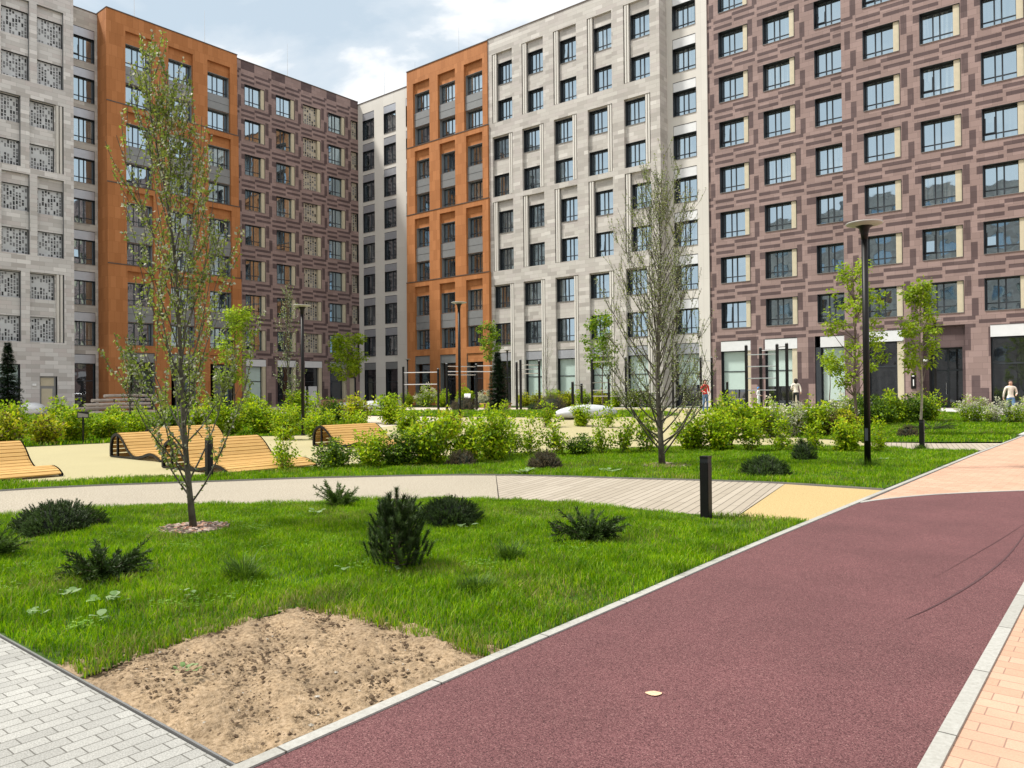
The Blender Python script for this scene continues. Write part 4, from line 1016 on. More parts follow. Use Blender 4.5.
RS = [(-6.05, 2.55, 11, .085, 'between the low juniper and the pavers, largest cluster'), (-6.45, 2.42, 5, .08, 'left of the largest cluster in the front lawn'), (-5.55, 2.28, 4, .07, 'right of the largest cluster, towards the soil'), (-6.1, 2.10, 5, .07, 'low in the front lawn near the grey pavers'), (-5.75, 3.0, 4, .07, 'just right of the low juniper'), (-8.3, 6.1, 7, .08, 'under the leaning juniper'), (-5.35, 4.25, 3, .07, 'left of the upright little pine'), (-5.05, 4.5, 4, .06, 'at the foot of the upright little pine'), (-6.05, 6.5, 4, .08, 'right of the rounded dwarf pine'), (-9.2, 11.6, 12, .16, 'left of the brownish dwarf pine by the boardwalk'), (-7.9, 12.6, 7, .14, 'behind the boardwalk, before the bare poplar'), (-4.25, 18.0, 4, .1, 'between the big lamp and the brick paving'), (-13.0, 10.0, 7, .13, 'beside the wave lounger nearest the bushes')]
for i, (x, y, n, s, t) in enumerate(RS):
    tag(rosette(90+i, n, s).build('broadleaf_weed', loc=(x, y, 0)), 'pale broad leaved weed '+t, 'weed', 'pale weeds in the grass')
tag(rosette(120, 14, .035).build('seedling', loc=(-4.13, 2.16, 0)), 'tiny green seedling growing in the bare soil near the pavers', 'seedling')
def chips(x, y, rad, n, label, group):
    r = random.Random(int(x*10)); c = MB()
    c.lathe([(rad, .0), (rad*.8, .02), (.1, .035)], 'mulch', 24)
    for i in range(n):
        a = r.uniform(0, 6.28); q = rad*math.sqrt(r.random())*1.05; p = Vector((math.cos(a)*q, math.sin(a)*q, .03)); s = r.uniform(.012, .034); t = r.uniform(0, 3.1)
        ux = Vector((math.cos(t), math.sin(t), r.uniform(-.3, .3)))*s; uy = Vector((-math.sin(t), math.cos(t), r.uniform(-.3, .3)))*s*.6; uz = Vector((0, 0, s*.4))
        k = len(c.v); c.v += [tuple(p+ux*i1+uy*i2+uz*i3) for i3 in (-1, 1) for i1, i2 in ((-1, -1), (1, -1), (1, 1), (-1, 1))]
        m = c.mi(r.choice(('chip', 'mulch', 'terracotta', 'chip')))
        for f in ((0, 3, 2, 1), (4, 5, 6, 7), (0, 1, 5, 4), (1, 2, 6, 5), (2, 3, 7, 6), (3, 0, 4, 7)): c.f.append(tuple(k+b for b in f)); c.m.append(m)
    tag(c.build('wood_chips', loc=(x, y, 0)), label, 'wood chips', group, 'stuff')
chips(-8.66, 4.62, .37, 420, 'ring of brown and grey wood chips round the foot of the silvery poplar', 'chip rings under trees')
chips(-7.70, 14.51, .5, 260, 'ring of wood chips round the foot of the bare poplar', 'chip rings under trees')

# leafy bushes
def shrub(seed, rx, h, stems, per, ls, mats, gap=.0, flowers=0):
    r = random.Random(seed); W = MB(); F = MB()
    for i in range(stems):
        a = r.uniform(0, 6.28); out = r.random()**.7; q = [Vector((math.cos(a)*rx*.12*out, math.sin(a)*rx*.12*out, 0))]; hh = h*(1-.42*out**2)*r.uniform(.55, 1.12); n = 5
        for k in range(1, n+1):
            t = k/n; q.append(Vector((math.cos(a)*rx*out*(t**.75)*.92, math.sin(a)*rx*out*(t**.75)*.92, hh*t))+rv(r)*.03*h)
        W.tube(q, [.008, .007, .006, .004, .003, .002], 'twig', 3, cap=False)
        for k in range(2 if gap else 1, n+1):
            for c in range(2):
                cc = q[k-1].lerp(q[k], r.random())+rv(r)*rx*.20
                for t in range(per):
                    dd = rv(r); pp = cc+Vector((dd.x, dd.y, dd.z*.8))*rx*.15
                    if pp.z < .04: continue
                    m = mats[0] if r.random() < .62 else r.choice(mats[1:])
                    leaf(F, pp, (dd+Vector((0, 0, .1))).normalized(), Vector((r.uniform(-.7, .7), r.uniform(-.7, .7), 1)), ls*r.uniform(.6, 1.2), ls*r.uniform(.45, .7), m)
        if flowers:
            for t in range(flowers):
                pp = q[-1]+rv(r)*rx*.13; leaf(F, pp, rv(r), rv(r), ls*.9, ls*.7, 'leaf_white')
    return W.mesh('stem', True), F.mesh('foliage')
SH = {
 'light': [shrub(130+i, .66, 1.1, 21, 15, .105, ('leaf_shrub', 'leaf_shrub', 'leaf_shrub_deep', 'leaf_gold')) for i in range(3)],
 'deep': [shrub(140+i, .70, .95, 24, 16, .095, ('leaf_shrub_deep', 'leaf_shrub', 'leaf_shrub_deep')) for i in range(2)],
 'open': [shrub(150+i, .56, 1.0, 9, 11, .095, ('leaf_shrub', 'leaf_shrub', 'leaf_gold', 'leaf_shrub_deep'), gap=1) for i in range(3)],
 'gold': [shrub(160, .66, .95, 20, 14, .105, ('leaf_gold', 'leaf_shrub', 'leaf_rusty'))],
 'white': [shrub(170, .66, 1.2, 24, 15, .08, ('leaf_shrub', 'leaf_white', 'leaf_shrub'), flowers=18), shrub(171, .66, 1.1, 16, 10, .075, ('leaf_white', 'leaf_shrub', 'leaf_white'), flowers=24)],
 'rusty': [shrub(180, .5, .7, 18, 14, .05, ('leaf_rusty', 'leaf_shrub_deep', 'leaf_rusty'))]}
KN = {'light': 'bright green leafy bush', 'deep': 'deep green bush', 'open': 'see-through green bush', 'gold': 'yellow green bush', 'white': 'white flowering bush', 'rusty': 'rusty brown bush'}
RB = random.Random(9)
def bushrow(spots, where, group, end):
    """spots run from left to right as seen from the front lawn"""
    n = len(spots)
    for i, (x, y, kind, s) in enumerate(spots):
        wm, fm = SH[kind][i % len(SH[kind])]
        lb = ('%s, leftmost %s' % (KN[kind], where) if i == 0 else '%s, rightmost %s' % (KN[kind], where) if i == n-1 else '%s, %s from left %s' % (KN[kind], ORD[i], where))
        o = empty('bush', (x, y, gz(x, y)), RB.uniform(0, 6.28), label=lb, cat='bush', group=group)
        o.scale = (s*RB.uniform(.92, 1.08), s*RB.uniform(.92, 1.08), s*RB.uniform(.92, 1.08))
        link('stem', wm, o); link('foliage', fm, o)
bushrow([(-13.75, 9.35, 'open', .82), (-13.1, 10.1, 'deep', .72), (-12.75, 10.75, 'light', .78), (-12.45, 11.4, 'deep', .82), (-12.15, 12.05, 'light', 1.02), (-11.75, 12.75, 'light', .95), (-11.75, 13.6, 'light', 1.02), (-11.85, 14.35, 'open', .95)], 'in the leafy row behind the boardwalk', 'bushes behind the boardwalk', '')
bushrow([(-11.7, 15.0, 'open', .9), (-11.1, 15.4, 'open', .95), (-10.7, 15.75, 'deep', .62), (-10.4, 16.3, 'open', .9), (-10.1, 16.7, 'open', 1.0), (-9.6, 17.1, 'open', 1.15)], 'in the loose row left of the bare poplar', 'loose bushes left of the bare poplar', '')
bushrow([(-9.0, 18.5, 'light', .95), (-8.4, 18.8, 'light', .95), (-7.7, 19.1, 'open', 1.0), (-7.0, 19.4, 'open', .85), (-6.2, 19.6, 'open', .8), (-5.6, 20.0, 'light', .8), (-5.0, 20.5, 'open', .75)], 'in the row right of the bare poplar', 'bushes right of the bare poplar', '')
bushrow([(-10.6, 24.2, 'light', 1.15), (-10.0, 24.9, 'light', 1.2), (-9.5, 25.5, 'white', 1.1), (-9.0, 26.0, 'white', 1.05), (-8.5, 26.3, 'light', 1.1), (-8.0, 26.6, 'rusty', 1.3), (-7.5, 26.8, 'gold', 1.0)], 'in the mixed bed behind the yellow path', 'mixed bed behind the yellow path', '')
bushrow([(-9.4, 33.0, 'white', 1.1), (-8.9, 33.6, 'deep', 1.2), (-8.4, 34.1, 'deep', 1.25), (-8.0, 34.9, 'light', 1.2), (-7.6, 35.5, 'deep', 1.3), (-7.2, 36.1, 'deep', 1.2), (-7.0, 36.9, 'light', 1.1)], 'in the dense hedge before the shop windows', 'hedge before the chequered block', '')
bushrow([(-5.3, 37.0, 'white', 1.0), (-4.6, 37.4, 'white', 1.0), (-3.9, 37.7, 'white', .9), (-3.3, 38.0, 'white', 1.0)], 'at the right edge beside the beige clad walker', 'pale bushes at the right edge', '')
bushrow([(-28.8, 6.6, 'deep', 1.1), (-28.4, 7.6, 'light', 1.15), (-28.2, 8.7, 'gold', 1.15), (-28.0, 9.8, 'gold', 1.1), (-28.3, 10.8, 'light', 1.15), (-28.0, 11.8, 'light', 1.0), (-27.8, 12.8, 'light', .95), (-27.4, 13.8, 'deep', 1.1), (-27.2, 14.8, 'light', 1.15), (-27.0, 15.9, 'light', 1.15), (-26.4, 16.9, 'light', 1.2), (-25.6, 17.6, 'light', 1.1), (-25.2, 18.6, 'open', 1.3)], 'in the front bed behind the wave loungers', 'bed behind the wave loungers', '')
bushrow([(-34.5, 7.0, 'light', 1.0), (-34.2, 9.0, 'deep', 1.0), (-34.0, 10.8, 'light', 1.25), (-33.6, 12.3, 'light', 1.3), (-33.3, 14.3, 'light', .95), (-32.8, 16.2, 'light', .9), (-32.0, 18.0, 'light', 1.2), (-31.4, 19.6, 'light', 1.35), (-30.4, 21.4, 'light', 1.35), (-28.9, 22.2, 'deep', 1.2), (-27.6, 22.5, 'gold', 1.3), (-26.2, 23.4, 'light', 1.2)], 'in the tall rear bed at left', 'rear bed before the left blocks', '')
bushrow([(-46.8, 41.5, 'deep', 1.0), (-45.5, 42.3, 'light', 1.0), (-43.8, 42.8, 'white', 1.5), (-42.0, 43.0, 'light', 1.2), (-40.4, 43.7, 'light', 1.4), (-38.9, 44.2, 'white', 1.3)], 'at the foot of the pale corner block', 'plants at the pale corner block', '')
bushrow([(-36.3, 45.8, 'gold', 1.15), (-35.0, 45.9, 'gold', 1.2), (-33.7, 46.0, 'light', 1.2), (-32.4, 46.1, 'gold', 1.2), (-31.1, 46.2, 'light', 1.2), (-29.8, 46.3, 'gold', 1.2), (-28.5, 46.4, 'light', 1.1), (-27.2, 46.5, 'light', 1.15), (-25.9, 46.6, 'deep', 1.0)], 'in the low hedge along the beige block', 'low hedge along the beige block', '')
bushrow([(-20.5, 24.6, 'open', 1.0), (-19.2, 25.6, 'open', 1.1), (-18.2, 26.9, 'light', .9), (-16.9, 26.9, 'open', .9)], 'in the thin bed beyond the play surface', 'thin bed beyond the play surface', '')
bushrow([(-22.9, 15.5, 'light', .9), (-22.0, 16.4, 'light', 1.0), (-21.2, 17.2, 'light', 1.0), (-20.0, 18.6, 'light', 1.0), (-18.6, 19.3, 'gold', 1.0)], 'in the bed behind the farthest wave lounger', 'bed behind the farthest wave lounger', '')

# ------------------------------------------------------------------ wave loungers
def lounger():
    root = empty('wave_lounger')
    prof = smooth_line([(0, 0), (.0, .30), (.10, .52), (.40, .62), (.70, .47), (1.0, .22), (1.35, .075), (1.75, .10), (2.15, .18), (2.5, .13), (2.72, .02)], 8)
    d = [0]
    for a, b in zip(prof, prof[1:]): d.append(d[-1]+math.dist(a, b))
    def at(s):
        for i in range(len(d)-1):
            if d[i+1] >= s: t = (s-d[i])/(d[i+1]-d[i]); a, b = prof[i], prof[i+1]; v = Vector((b[0]-a[0], 0, b[1]-a[1])).normalized(); return Vector((a[0]+(b[0]-a[0])*t, 0, a[1]+(b[1]-a[1])*t)), v
        return Vector((prof[-1][0], 0, prof[-1][1])), Vector((0, 0, -1))
    mb = MB(); s = .04; Wd = 2.05
    while s < d[-1]-.03:
        p, t = at(s); n = Vector((-t.z, 0, t.x)); h = .046; th = .013
        q = [p-t*h-n*th, p+t*h-n*th, p+t*h+n*th, p-t*h+n*th]
        k = len(mb.v); mb.v += [(v.x, 0, v.z) for v in q]+[(v.x, Wd, v.z) for v in q]; i = mb.mi('larch_wood')
        for f in ((3, 2, 1, 0), (4, 5, 6, 7), (0, 1, 5, 4), (1, 2, 6, 5), (2, 3, 7, 6), (3, 0, 4, 7)): mb.f.append(tuple(k+a for a in f)); mb.m.append(i)
        s += .112
    sl = mb.build('slats', root)
    for y in (-.035, Wd/2, Wd-.03):
        rb = MB(); pp = [at(x) for x in np.linspace(.02, d[-1]-.02, 40)]
        for (p, t), (p2, t2) in zip(pp, pp[1:]):
            n, n2 = Vector((-t.z, 0, t.x)), Vector((-t2.z, 0, t2.x)); o_ = -.016 if y != Wd/2 else .014; a, b, c, e = p-n*o_, p2-n2*o_, p2-n2*.052, p-n*.052
            for v in (a, b, c, e): v.z = max(v.z, .003)
            for yy in (0, .06): rb.face([(v.x, y+yy, v.z) for v in (a, b, c, e)], 'black_paint')
            rb.face([(e.x, y, e.z), (c.x, y, c.z), (c.x, y+.06, c.z), (e.x, y+.06, e.z)], 'black_paint')
        rb.box(.02, 1.35, y, y+.06, .003, .04, 'black_paint'); rb.box(.37, .42, y+.005, y+.055, .04, .58, 'black_paint')
        rb.build('rib', root)
    return root
lg = lounger(); LS = [(-19.25, 4.05, 'at the left edge'), (-20.67, 8.80, 'with its hollow open end at the left of the group'), (-23.40, 10.95, 'farthest back in the middle group'), (-16.54, 8.14, 'nearest, behind the silvery poplar'), (-19.47, 14.24, 'half hidden behind the leafy bushes')]
for i, (x, y, t) in enumerate(LS):
    o = lg if i == 0 else copy_tree(lg); o.location = (x, y, .004)
    tag(o, 'slatted wooden wave lounger '+t, 'lounger', 'wooden wave loungers on the play surface')

# ------------------------------------------------------------------ lamps and bollards
def lamp(H, big=True):
    root = empty('street_lamp'); p = MB(); p.tube([(0, 0, 0), (0, 0, H-.10)], .062 if big else .05, 'black_paint', 16); p.build('pole', root, smooth=True)
    b = MB(); b.lathe([(.085, 0), (.085, .05), (.07, .06)], 'black_paint', 16); b.build('base_plate', root)
    d = MB(); d.box(-.03, .03, -.066, -.060, .55, .80, 'metal_frame'); d.build('service_hatch', root)
    h = MB(); R_ = .34
    h.lathe([(.062, H-.32), (.075, H-.20), (.10, H-.10), (.17, H-.05), (R_*.97, H-.015), (R_, H+.005), (R_*.6, H+.02), (.05, H+.024)], 'black_paint', 28); hd = h.build('lamp_head', root, smooth=True)
    g = MB(); g.lathe([(.18, H-.054), (R_*.98, H-.019), (R_+.014, H), (R_+.004, H+.012)], 'lamp_ring', 28); g.build('light_ring', hd, smooth=True)
    return root
la = lamp(4.92); la.location = (-4.20, 16.41, 0); tag(la, 'tall black street lamp with flat round head in the right lawn, nearest one', 'street lamp', 'black street lamps')
for x, y, s, t in ((-24.43, 17.38, 1.0, 'between the pale poplar and the play surface, left of centre'), (-26.38, 28.12, 1.17, 'in front of the middle orange block'), (-8.53, 47.2, 1.0, 'right of the slim maple, at the entrance of the chequered block'), (-46.78, 43.59, .80, 'thin one at the left edge of the middle orange block'), (-38.28, 46.3, .9, 'in front of the third shop window of the beige block'), (-23.3, 45.5, .88, 'at the joint of beige and chequered blocks'), (-41.5, 24.6, .9, 'before the first shop window of the dark brown block')):
    c = copy_tree(la); c.location = (x, y, gz(x, y)); c.scale = (s*.95, s*.95, s); tag(c, 'black street lamp '+t, 'street lamp', 'black street lamps')
def bollard():
    root = empty('bollard'); b = MB(); w = .056
    bm = bmesh.new(); bmesh.ops.create_cube(bm, size=1); bmesh.ops.scale(bm, vec=(2*w, 2*w, .70), verts=bm.verts); bmesh.ops.translate(bm, vec=(0, 0, .35), verts=bm.verts)
    bmesh.ops.bevel(bm, geom=bm.edges[:], offset=.005, segments=2, affect='EDGES'); me = bpy.data.meshes.new('post'); bm.to_mesh(me); bm.free(); me.materials.append(M['black_paint']); link('post', me, root)
    b.box(-w+.003, w-.003, -w+.003, w-.003, .70, .752, 'metal_dark'); b.build('light_strip', root)
    c = MB(); c.box(-w, w, -w, w, .752, .78, 'black_paint'); c.build('cap', root)
    f = MB(); f.box(-.085, .085, -.085, .085, .0, .016, 'black_paint'); f.build('base_plate', root); return root
bo = bollard(); bo.location = (-4.15, 8.86, 0); tag(bo, 'square black bollard light at the edge of the boardwalk, nearest of the three', 'bollard', 'square bollard lights')
for x, y, t in ((-4.29, 21.9, 'in front of the slim maple on the right'), (-13.64, 7.59, 'behind the silvery poplar beside the wave lounger')):
    c = copy_tree(bo); c.location = (x, y, 0); tag(c, 'square black bollard light '+t, 'bollard', 'square bollard lights')

# ------------------------------------------------------------------ exercise frames
def bars(name, posts, rails, label, thick=.055, wide=False):
    """posts: (x, y, height); rails: (post, post, height)"""
    x0, y0 = posts[0][:2]; root = empty(name, (x0, y0, gz(x0, y0)), label=label, cat='exercise frame', group='exercise bars before the beige block')
    for x, y, h in posts:
        m = MB(); m.box(x-x0-thick, x-x0+thick, y-y0-thick, y-y0+thick, -.02, h, 'black_paint'); m.box(x-x0-thick*.8, x-x0+thick*.8, y-y0-thick*.8, y-y0+thick*.8, h, h+.05, 'steel'); m.build('post', root)
    for a, b, h in rails:
        A, B_ = posts[a], posts[b]; m = MB(); m.tube([(A[0]-x0, A[1]-y0, h), (B_[0]-x0, B_[1]-y0, h)], .03, 'steel', 8); m.build('bar', root)
    return root
bars('pull_up_bars', [(-34.64, 35.71, 3.0), (-34.2, 38.1, 3.0), (-33.0, 38.9, 3.0)], [(0, 1, 2.85), (0, 1, 2.3), (1, 2, 2.9), (0, 2, 2.5)], 'tall black exercise frame with steel bars left of the narrow spruce')
bars('pull_up_bars', [(-38.2, 35.2, 2.9), (-35.9, 36.2, 2.7)], [(0, 1, 2.5), (0, 1, 1.7)], 'lower pair of bars at the left end of the exercise area')
bars('pull_up_bars', [(-31.7, 39.3, 3.1), (-30.07, 37.67, 3.15), (-29.6, 39.0, 3.1)], [(0, 2, 2.6), (1, 2, 2.85), (1, 2, 2.3)], 'black exercise frame between the narrow spruce and the beige block')
bars('pull_up_bars', [(-24.20, 34.93, 1.65), (-26.9, 39.8, 1.6)], [(0, 1, 1.5)], 'low parallel bars behind the long white stone')
bars('pull_up_bars', [(-28.6, 43.6, 3.3), (-26.4, 42.2, 2.2), (-25.6, 43.0, 3.3)], [(0, 1, 1.7), (0, 2, 1.2), (0, 2, .8), (0, 2, 3.1)], 'exercise frame with several bars left of the bare poplar')
bars('pull_up_bars', [(-22.4, 43.3, 3.1), (-21.0, 44.3, 3.15), (-20.5, 44.8, 3.15)], [(0, 1, 2.95), (1, 2, 2.95)], 'exercise frame with one long bar beside the person in red')
wb = [(-17.9, 43.9, 3.75), (-17.3, 44.6, 3.6), (-16.2, 44.3, 3.75), (-15.5, 43.9, 3.75)]
bars('wall_bars', wb, [(0, 2, h) for h in (3.2, 2.5, 1.8, 1.1)]+[(1, 2, 3.45), (2, 3, 3.6)], 'tall black ladder frame with four rungs before the chequered block', .07)
bars('push_up_posts', [(-18.8, 43.2, 1.6), (-18.2, 44.6, 1.5)], [(0, 1, .6)], 'two short black posts left of the tall ladder frame')

# ------------------------------------------------------------------ stones, logs, planter, sign, tray
def pebble(name, loc, sx, sy, sz, label, rz=0, m='stone_white'):
    bm = bmesh.new(); bmesh.ops.create_icosphere(bm, subdivisions=3, radius=1)
    for v in bm.verts:
        k = 1+.06*math.sin(v.co.x*3+sx*7)+.05*math.cos(v.co.y*4+sy*5); v.co = Vector((v.co.x*sx*k, v.co.y*sy*k, (v.co.z+.55)*sz*.65 if v.co.z > -.55 else 0))
    for f in bm.faces: f.smooth = True
    me = bpy.data.meshes.new(name); bm.to_mesh(me); bm.free(); me.materials.append(M[m])
    tag(link(name, me, None, (loc[0], loc[1], gz(*loc)), rz), label, 'stone seat', 'smooth white stones to sit on')
pebble('stone_seat', (-47.0, 37.2), .95, .95, .45, 'smooth white stone, leftmost of the three near the round maple')
pebble('stone_seat', (-45.6, 37.6), 1.1, 1.1, .55, 'smooth white stone, middle one of the three near the round maple')
pebble('stone_seat', (-42.6, 36.3), 1.15, 1.0, .6, 'smooth white stone, rightmost of the three near the round maple')
pebble('stone_seat', (-54.5, 18.2), 1.2, 1.0, .75, 'smooth white stone beside the spruce at the far left')
pebble('stone_seat', (-20.75, 31.1), .75, 2.1, .62, 'long low white stone in the middle distance', R(-8))
def logs():
    L0 = [((-52.5, 20.2), (-55.6, 26.4), .30, .11), ((-52.2, 20.6), (-54.8, 26.0), .55, .11), ((-53.6, 21.6), (-56.2, 27.2), .82, .11), ((-54.6, 22.8), (-56.8, 27.4), 1.12, .11)]
    for i, (a, b, z, r) in enumerate(L0):
        m = MB(); g = gz(*a); m.tube([(a[0]-L0[0][0][0], a[1]-L0[0][0][1], z+g), ((a[0]+b[0])/2-L0[0][0][0], (a[1]+b[1])/2-L0[0][0][1], z+g+.03), (b[0]-L0[0][0][0], b[1]-L0[0][0][1], z+g)], [r, r*.95, r*.85], 'log_bare', 10)
        tag(m.build('log', loc=(L0[0][0][0], L0[0][0][1], 0), smooth=False), 'bare grey log, %s from the ground in the log pile before the left orange block' % ORD[i], 'log', 'stacked climbing logs')
    m = MB()
    for x, y in ((-53.9, 22.4), (-55.4, 25.2)):
        m.tube([(x+53.9, y-22.4, 0), (x+53.9, y-22.4, 1.15)], .07, 'bark_brown', 8)
    tag(m.build('log_stand', loc=(-53.3, 22.9, .2)), 'pair of brown posts that hold the climbing logs', 'posts')
logs()
m = MB(); m.box(-.02, 3.0, 0, .6, 0, .35, 'terracotta'); m.box(-.1, 3.08, -.08, .68, .35, .42, 'larch_wood'); m.box(0, 2.95, .55, .62, .42, .8, 'terracotta')
o = m.build('timber_seat', loc=(-50.5, 37.9, .3), rz=R(70)); tag(o, 'long brown timber seat with low back before the dark brown block', 'bench')
m = MB(); m.box(0, 2.2, 0, .6, 0, .35, 'terracotta'); m.box(-.05, 2.25, -.05, .65, .35, .42, 'larch_wood')
tag(m.build('timber_seat', loc=(-36.9, 41.8, .35), rz=R(60)), 'short reddish bench behind the exercise bars, left of the narrow spruce', 'bench')
rt = empty('information_sign', (-27.25, 10.7, 0), R(55), label='small dark tilted information sign on a post among the bushes at the left', cat='sign')
m = MB(); m.tube([(0, 0, 0), (0, 0, .9)], .03, 'black_paint', 8); m.build('post', rt)
m = MB(); m.box(-.17, .17, -.02, .01, .86, 1.08, 'metal_dark'); pl = m.build('board', rt); pl.rotation_euler = (0, 0, 0)
m = MB(); m.face([(-.15, -.023, .88), (.15, -.023, .88), (.15, -.023, .98), (-.15, -.023, 1.04)], 'metal_mid'); m.build('picture', pl)
m = MB(); m.box(0, 1.4, 0, 1.0, .0, .06, 'black_paint'); m.box(0, 1.4, 0, .06, .06, .32, 'metal_dark'); m.box(0, 1.4, .94, 1.0, .06, .32, 'metal_dark'); m.box(0, .06, .06, .94, .06, .32, 'metal_dark'); m.box(1.34, 1.4, .06, .94, .06, .32, 'metal_dark')
tag(m.build('planter_tray', loc=(-23.6, 31.6, .12), rz=R(55)), 'dark shallow tray on legs at the left end of the long white stone', 'tray')
m = MB(); m.lathe([(.02, 0), (.17, .0), (.19, .45), (.2, .62), (.1, .72), (.02, .74)], 'black_paint', 16)
tag(m.build('litter_bin', loc=(-9.6, 38.6, gz(-9.6, 38.6)), smooth=True), 'round black litter bin behind the dense hedge', 'litter bin')
# small wear marks on the red path
c = MB(); pts = [(math.cos(t)*.043*(1+.12*math.sin(3*t)), math.sin(t)*.030*(1+.1*math.cos(4*t)), 0) for t in np.linspace(0, 2*PI, 18)[:-1]]
c.face(pts, 'terracotta_pale'); tag(c.build('leaf_litter', loc=(-1.99, 3.59, .006), rz=.6), 'small round tan leaf lying flat on the red path', 'leaf')

SC1 = [(-0.99, 12.02), (-0.96, 9.04), (-1.02, 7.59), (-1.15, 6.41), (-1.26, 5.80)]
SC2 = [(-1.01, 11.05), (-1.13, 9.42), (-1.35, 7.13)]
def scuff(name, pts, w, label):
    P = smooth_line(pts, 6); c = MB(); n = len(P)
    for i in range(n-1):
        a, b = Vector((*P[i], 0)), Vector((*P[i+1], 0)); d = (b-a).normalized(); q = Vector((-d.y, d.x, 0))
        wa, wb = w*math.sin(PI*(i+.3)/(n+.3)), w*math.sin(PI*(i+1.3)/(n+.3))
        c.face([tuple(a-q*wa), tuple(b-q*wb), tuple(b+q*wb), tuple(a+q*wa)], 'scuff_rubber')
    o = c.build(name, loc=(0, 0, .004)); tag(o, label, None, None, 'structure')
scuff('tyre_mark', SC1, .010, 'thin dark curved tyre mark on the red path')
scuff('tyre_mark', SC2, .003, 'faint straight tyre mark on the red path')
# ------------------------------------------------------------------ people
def person(loc, rz, top, legs, hair, label, pose='stand', scale=1, cap=None):
    root = empty('person', (loc[0], loc[1], gz(*loc)), rz, label=label, cat='person', group='people walking in the courtyard'); root.scale = (scale,)*3
    st = .16 if pose == 'walk' else .03
    J = {'pel': (0, 0, .95), 'wa': (0, 0, 1.08), 'ch': (0, -.01, 1.30), 'sh': (0, 0, 1.42), 'nk': (0, -.01, 1.50), 'hd': (0, -.03, 1.60), 'tp': (0, -.01, 1.70)}
    for s, n in ((-1, 'l'), (1, 'r')):
        J['hp'+n] = (.09*s, 0, .92); J['kn'+n] = (.10*s, -st*s*.6-.03, .50); J['an'+n] = (.10*s, -st*s+.03, .08); J['to'+n] = (.11*s, -st*s-.13, .035)
        J['so'+n] = (.18*s, 0, 1.40); J['el'+n] = (.25*s, .03, 1.14)
        J['wr'+n] = (.16*s, -.20, 1.08) if pose != 'walk' or s > 0 else (.26*s, -.08*s, .90)
        J['ha'+n] = tuple(Vector(J['wr'+n])+Vector((-.02*s, -.05, -.05)))
    rad = dict(pel=.125, wa=.11, ch=.135, sh=.10, nk=.05, hd=.085, tp=.06)
    for n in 'lr': rad.update({'hp'+n: .095, 'kn'+n: .06, 'an'+n: .042, 'to'+n: .032, 'so'+n: .06, 'el'+n: .042, 'wr'+n: .028, 'ha'+n: .030})
    E_ = [('pel', 'wa'), ('wa', 'ch'), ('ch', 'sh'), ('sh', 'nk'), ('nk', 'hd'), ('hd', 'tp')]
    for n in 'lr': E_ += [('pel', 'hp'+n), ('hp'+n, 'kn'+n), ('kn'+n, 'an'+n), ('an'+n, 'to'+n), ('sh', 'so'+n), ('so'+n, 'el'+n), ('el'+n, 'wr'+n), ('wr'+n, 'ha'+n)]
    K = list(J); me = bpy.data.meshes.new('sk'); me.from_pydata([J[k] for k in K], [(K.index(a), K.index(b)) for a, b in E_], [])
    o = bpy.data.objects.new('sk', me); COL.objects.link(o); o.modifiers.new('s', 'SKIN'); sv = me.skin_vertices[0].data
    for i, k in enumerate(K): sv[i].radius = (rad[k],)*2 if k not in ('ch', 'wa', 'pel') else (rad[k], rad[k]*.72); sv[i].use_root = (k == 'pel')
    o.modifiers.new('u', 'SUBSURF').levels = 2
    dg = bpy.context.evaluated_depsgraph_get(); body = bpy.data.meshes.new_from_object(o.evaluated_get(dg)); bpy.data.objects.remove(o)
    body.materials.clear()
    for mm in ('skin', top, legs, 'black_cloth'): body.materials.append(M[mm])
    for p in body.polygons:
        c = p.center; p.use_smooth = True
        wr = min((c-Vector(J['wrl'])).length, (c-Vector(J['wrr'])).length, (c-Vector(J['hal'])).length, (c-Vector(J['har'])).length)
        p.material_index = 0 if c.z > 1.475 or (wr < .085 and abs(c.x) > .08) else 3 if c.z < .10 else 2 if c.z < .97 else 1
    b = link('body', body, root)
    fc = MB()
    for s in (-1, 1): fc.lathe([(.004, -.008), (.010, 0), (.004, .008)], 'hair', 8, (.032*s, -.112, 1.615))
    fc.box(-.02, .02, -.116, -.10, 1.548, 1.556, 'red_cloth'); fc.tube([(0, -.105, 1.61), (0, -.135, 1.582), (0, -.11, 1.575)], [.008, .013, .009], 'skin', 6)
    fc.build('face', root, smooth=True)
    h = bmesh.new(); bmesh.ops.create_icosphere(h, subdivisions=3, radius=.108)
    for v in h.verts:
        if v.co.y < -.02 and v.co.z < .045: v.co.y = -.02+v.co.y*.05; v.co *= .8
        v.co.z *= 1.05
    if hair == 'long':
        for v in h.verts:
            if v.co.z < 0 and v.co.y > 0: v.co.z *= 2.2
    bmesh.ops.translate(h, vec=(0, .005, 1.635), verts=h.verts)
    for f in h.faces: f.smooth = True
    hm = bpy.data.meshes.new('hair'); h.to_mesh(hm); h.free(); hm.materials.append(M[cap or 'hair']); link('cap' if cap else 'hair', hm, root)
    return root
person((-17.45, 37.3), R(60), 'red_cloth', 'blue_cloth', 'long', 'person in a red top and blue trousers standing by the exercise bars')
person((-4.3, 40.0), R(20), 'cream_cloth', 'blue_cloth', 'long', 'person in pale peach clothes at the right edge behind the white flowering bushes', 'walk')
person((-14.8, 43.3), R(200), 'cream_cloth', 'black_cloth', 'long', 'person in a light top and black trousers behind the tall ladder frame', 'walk')
person((-16.6, 42.4), R(90), 'white_cloth', 'white_cloth', 'short', 'child in white clothes with a blue cap under the ladder frame', 'stand', .74, 'bright_blue')
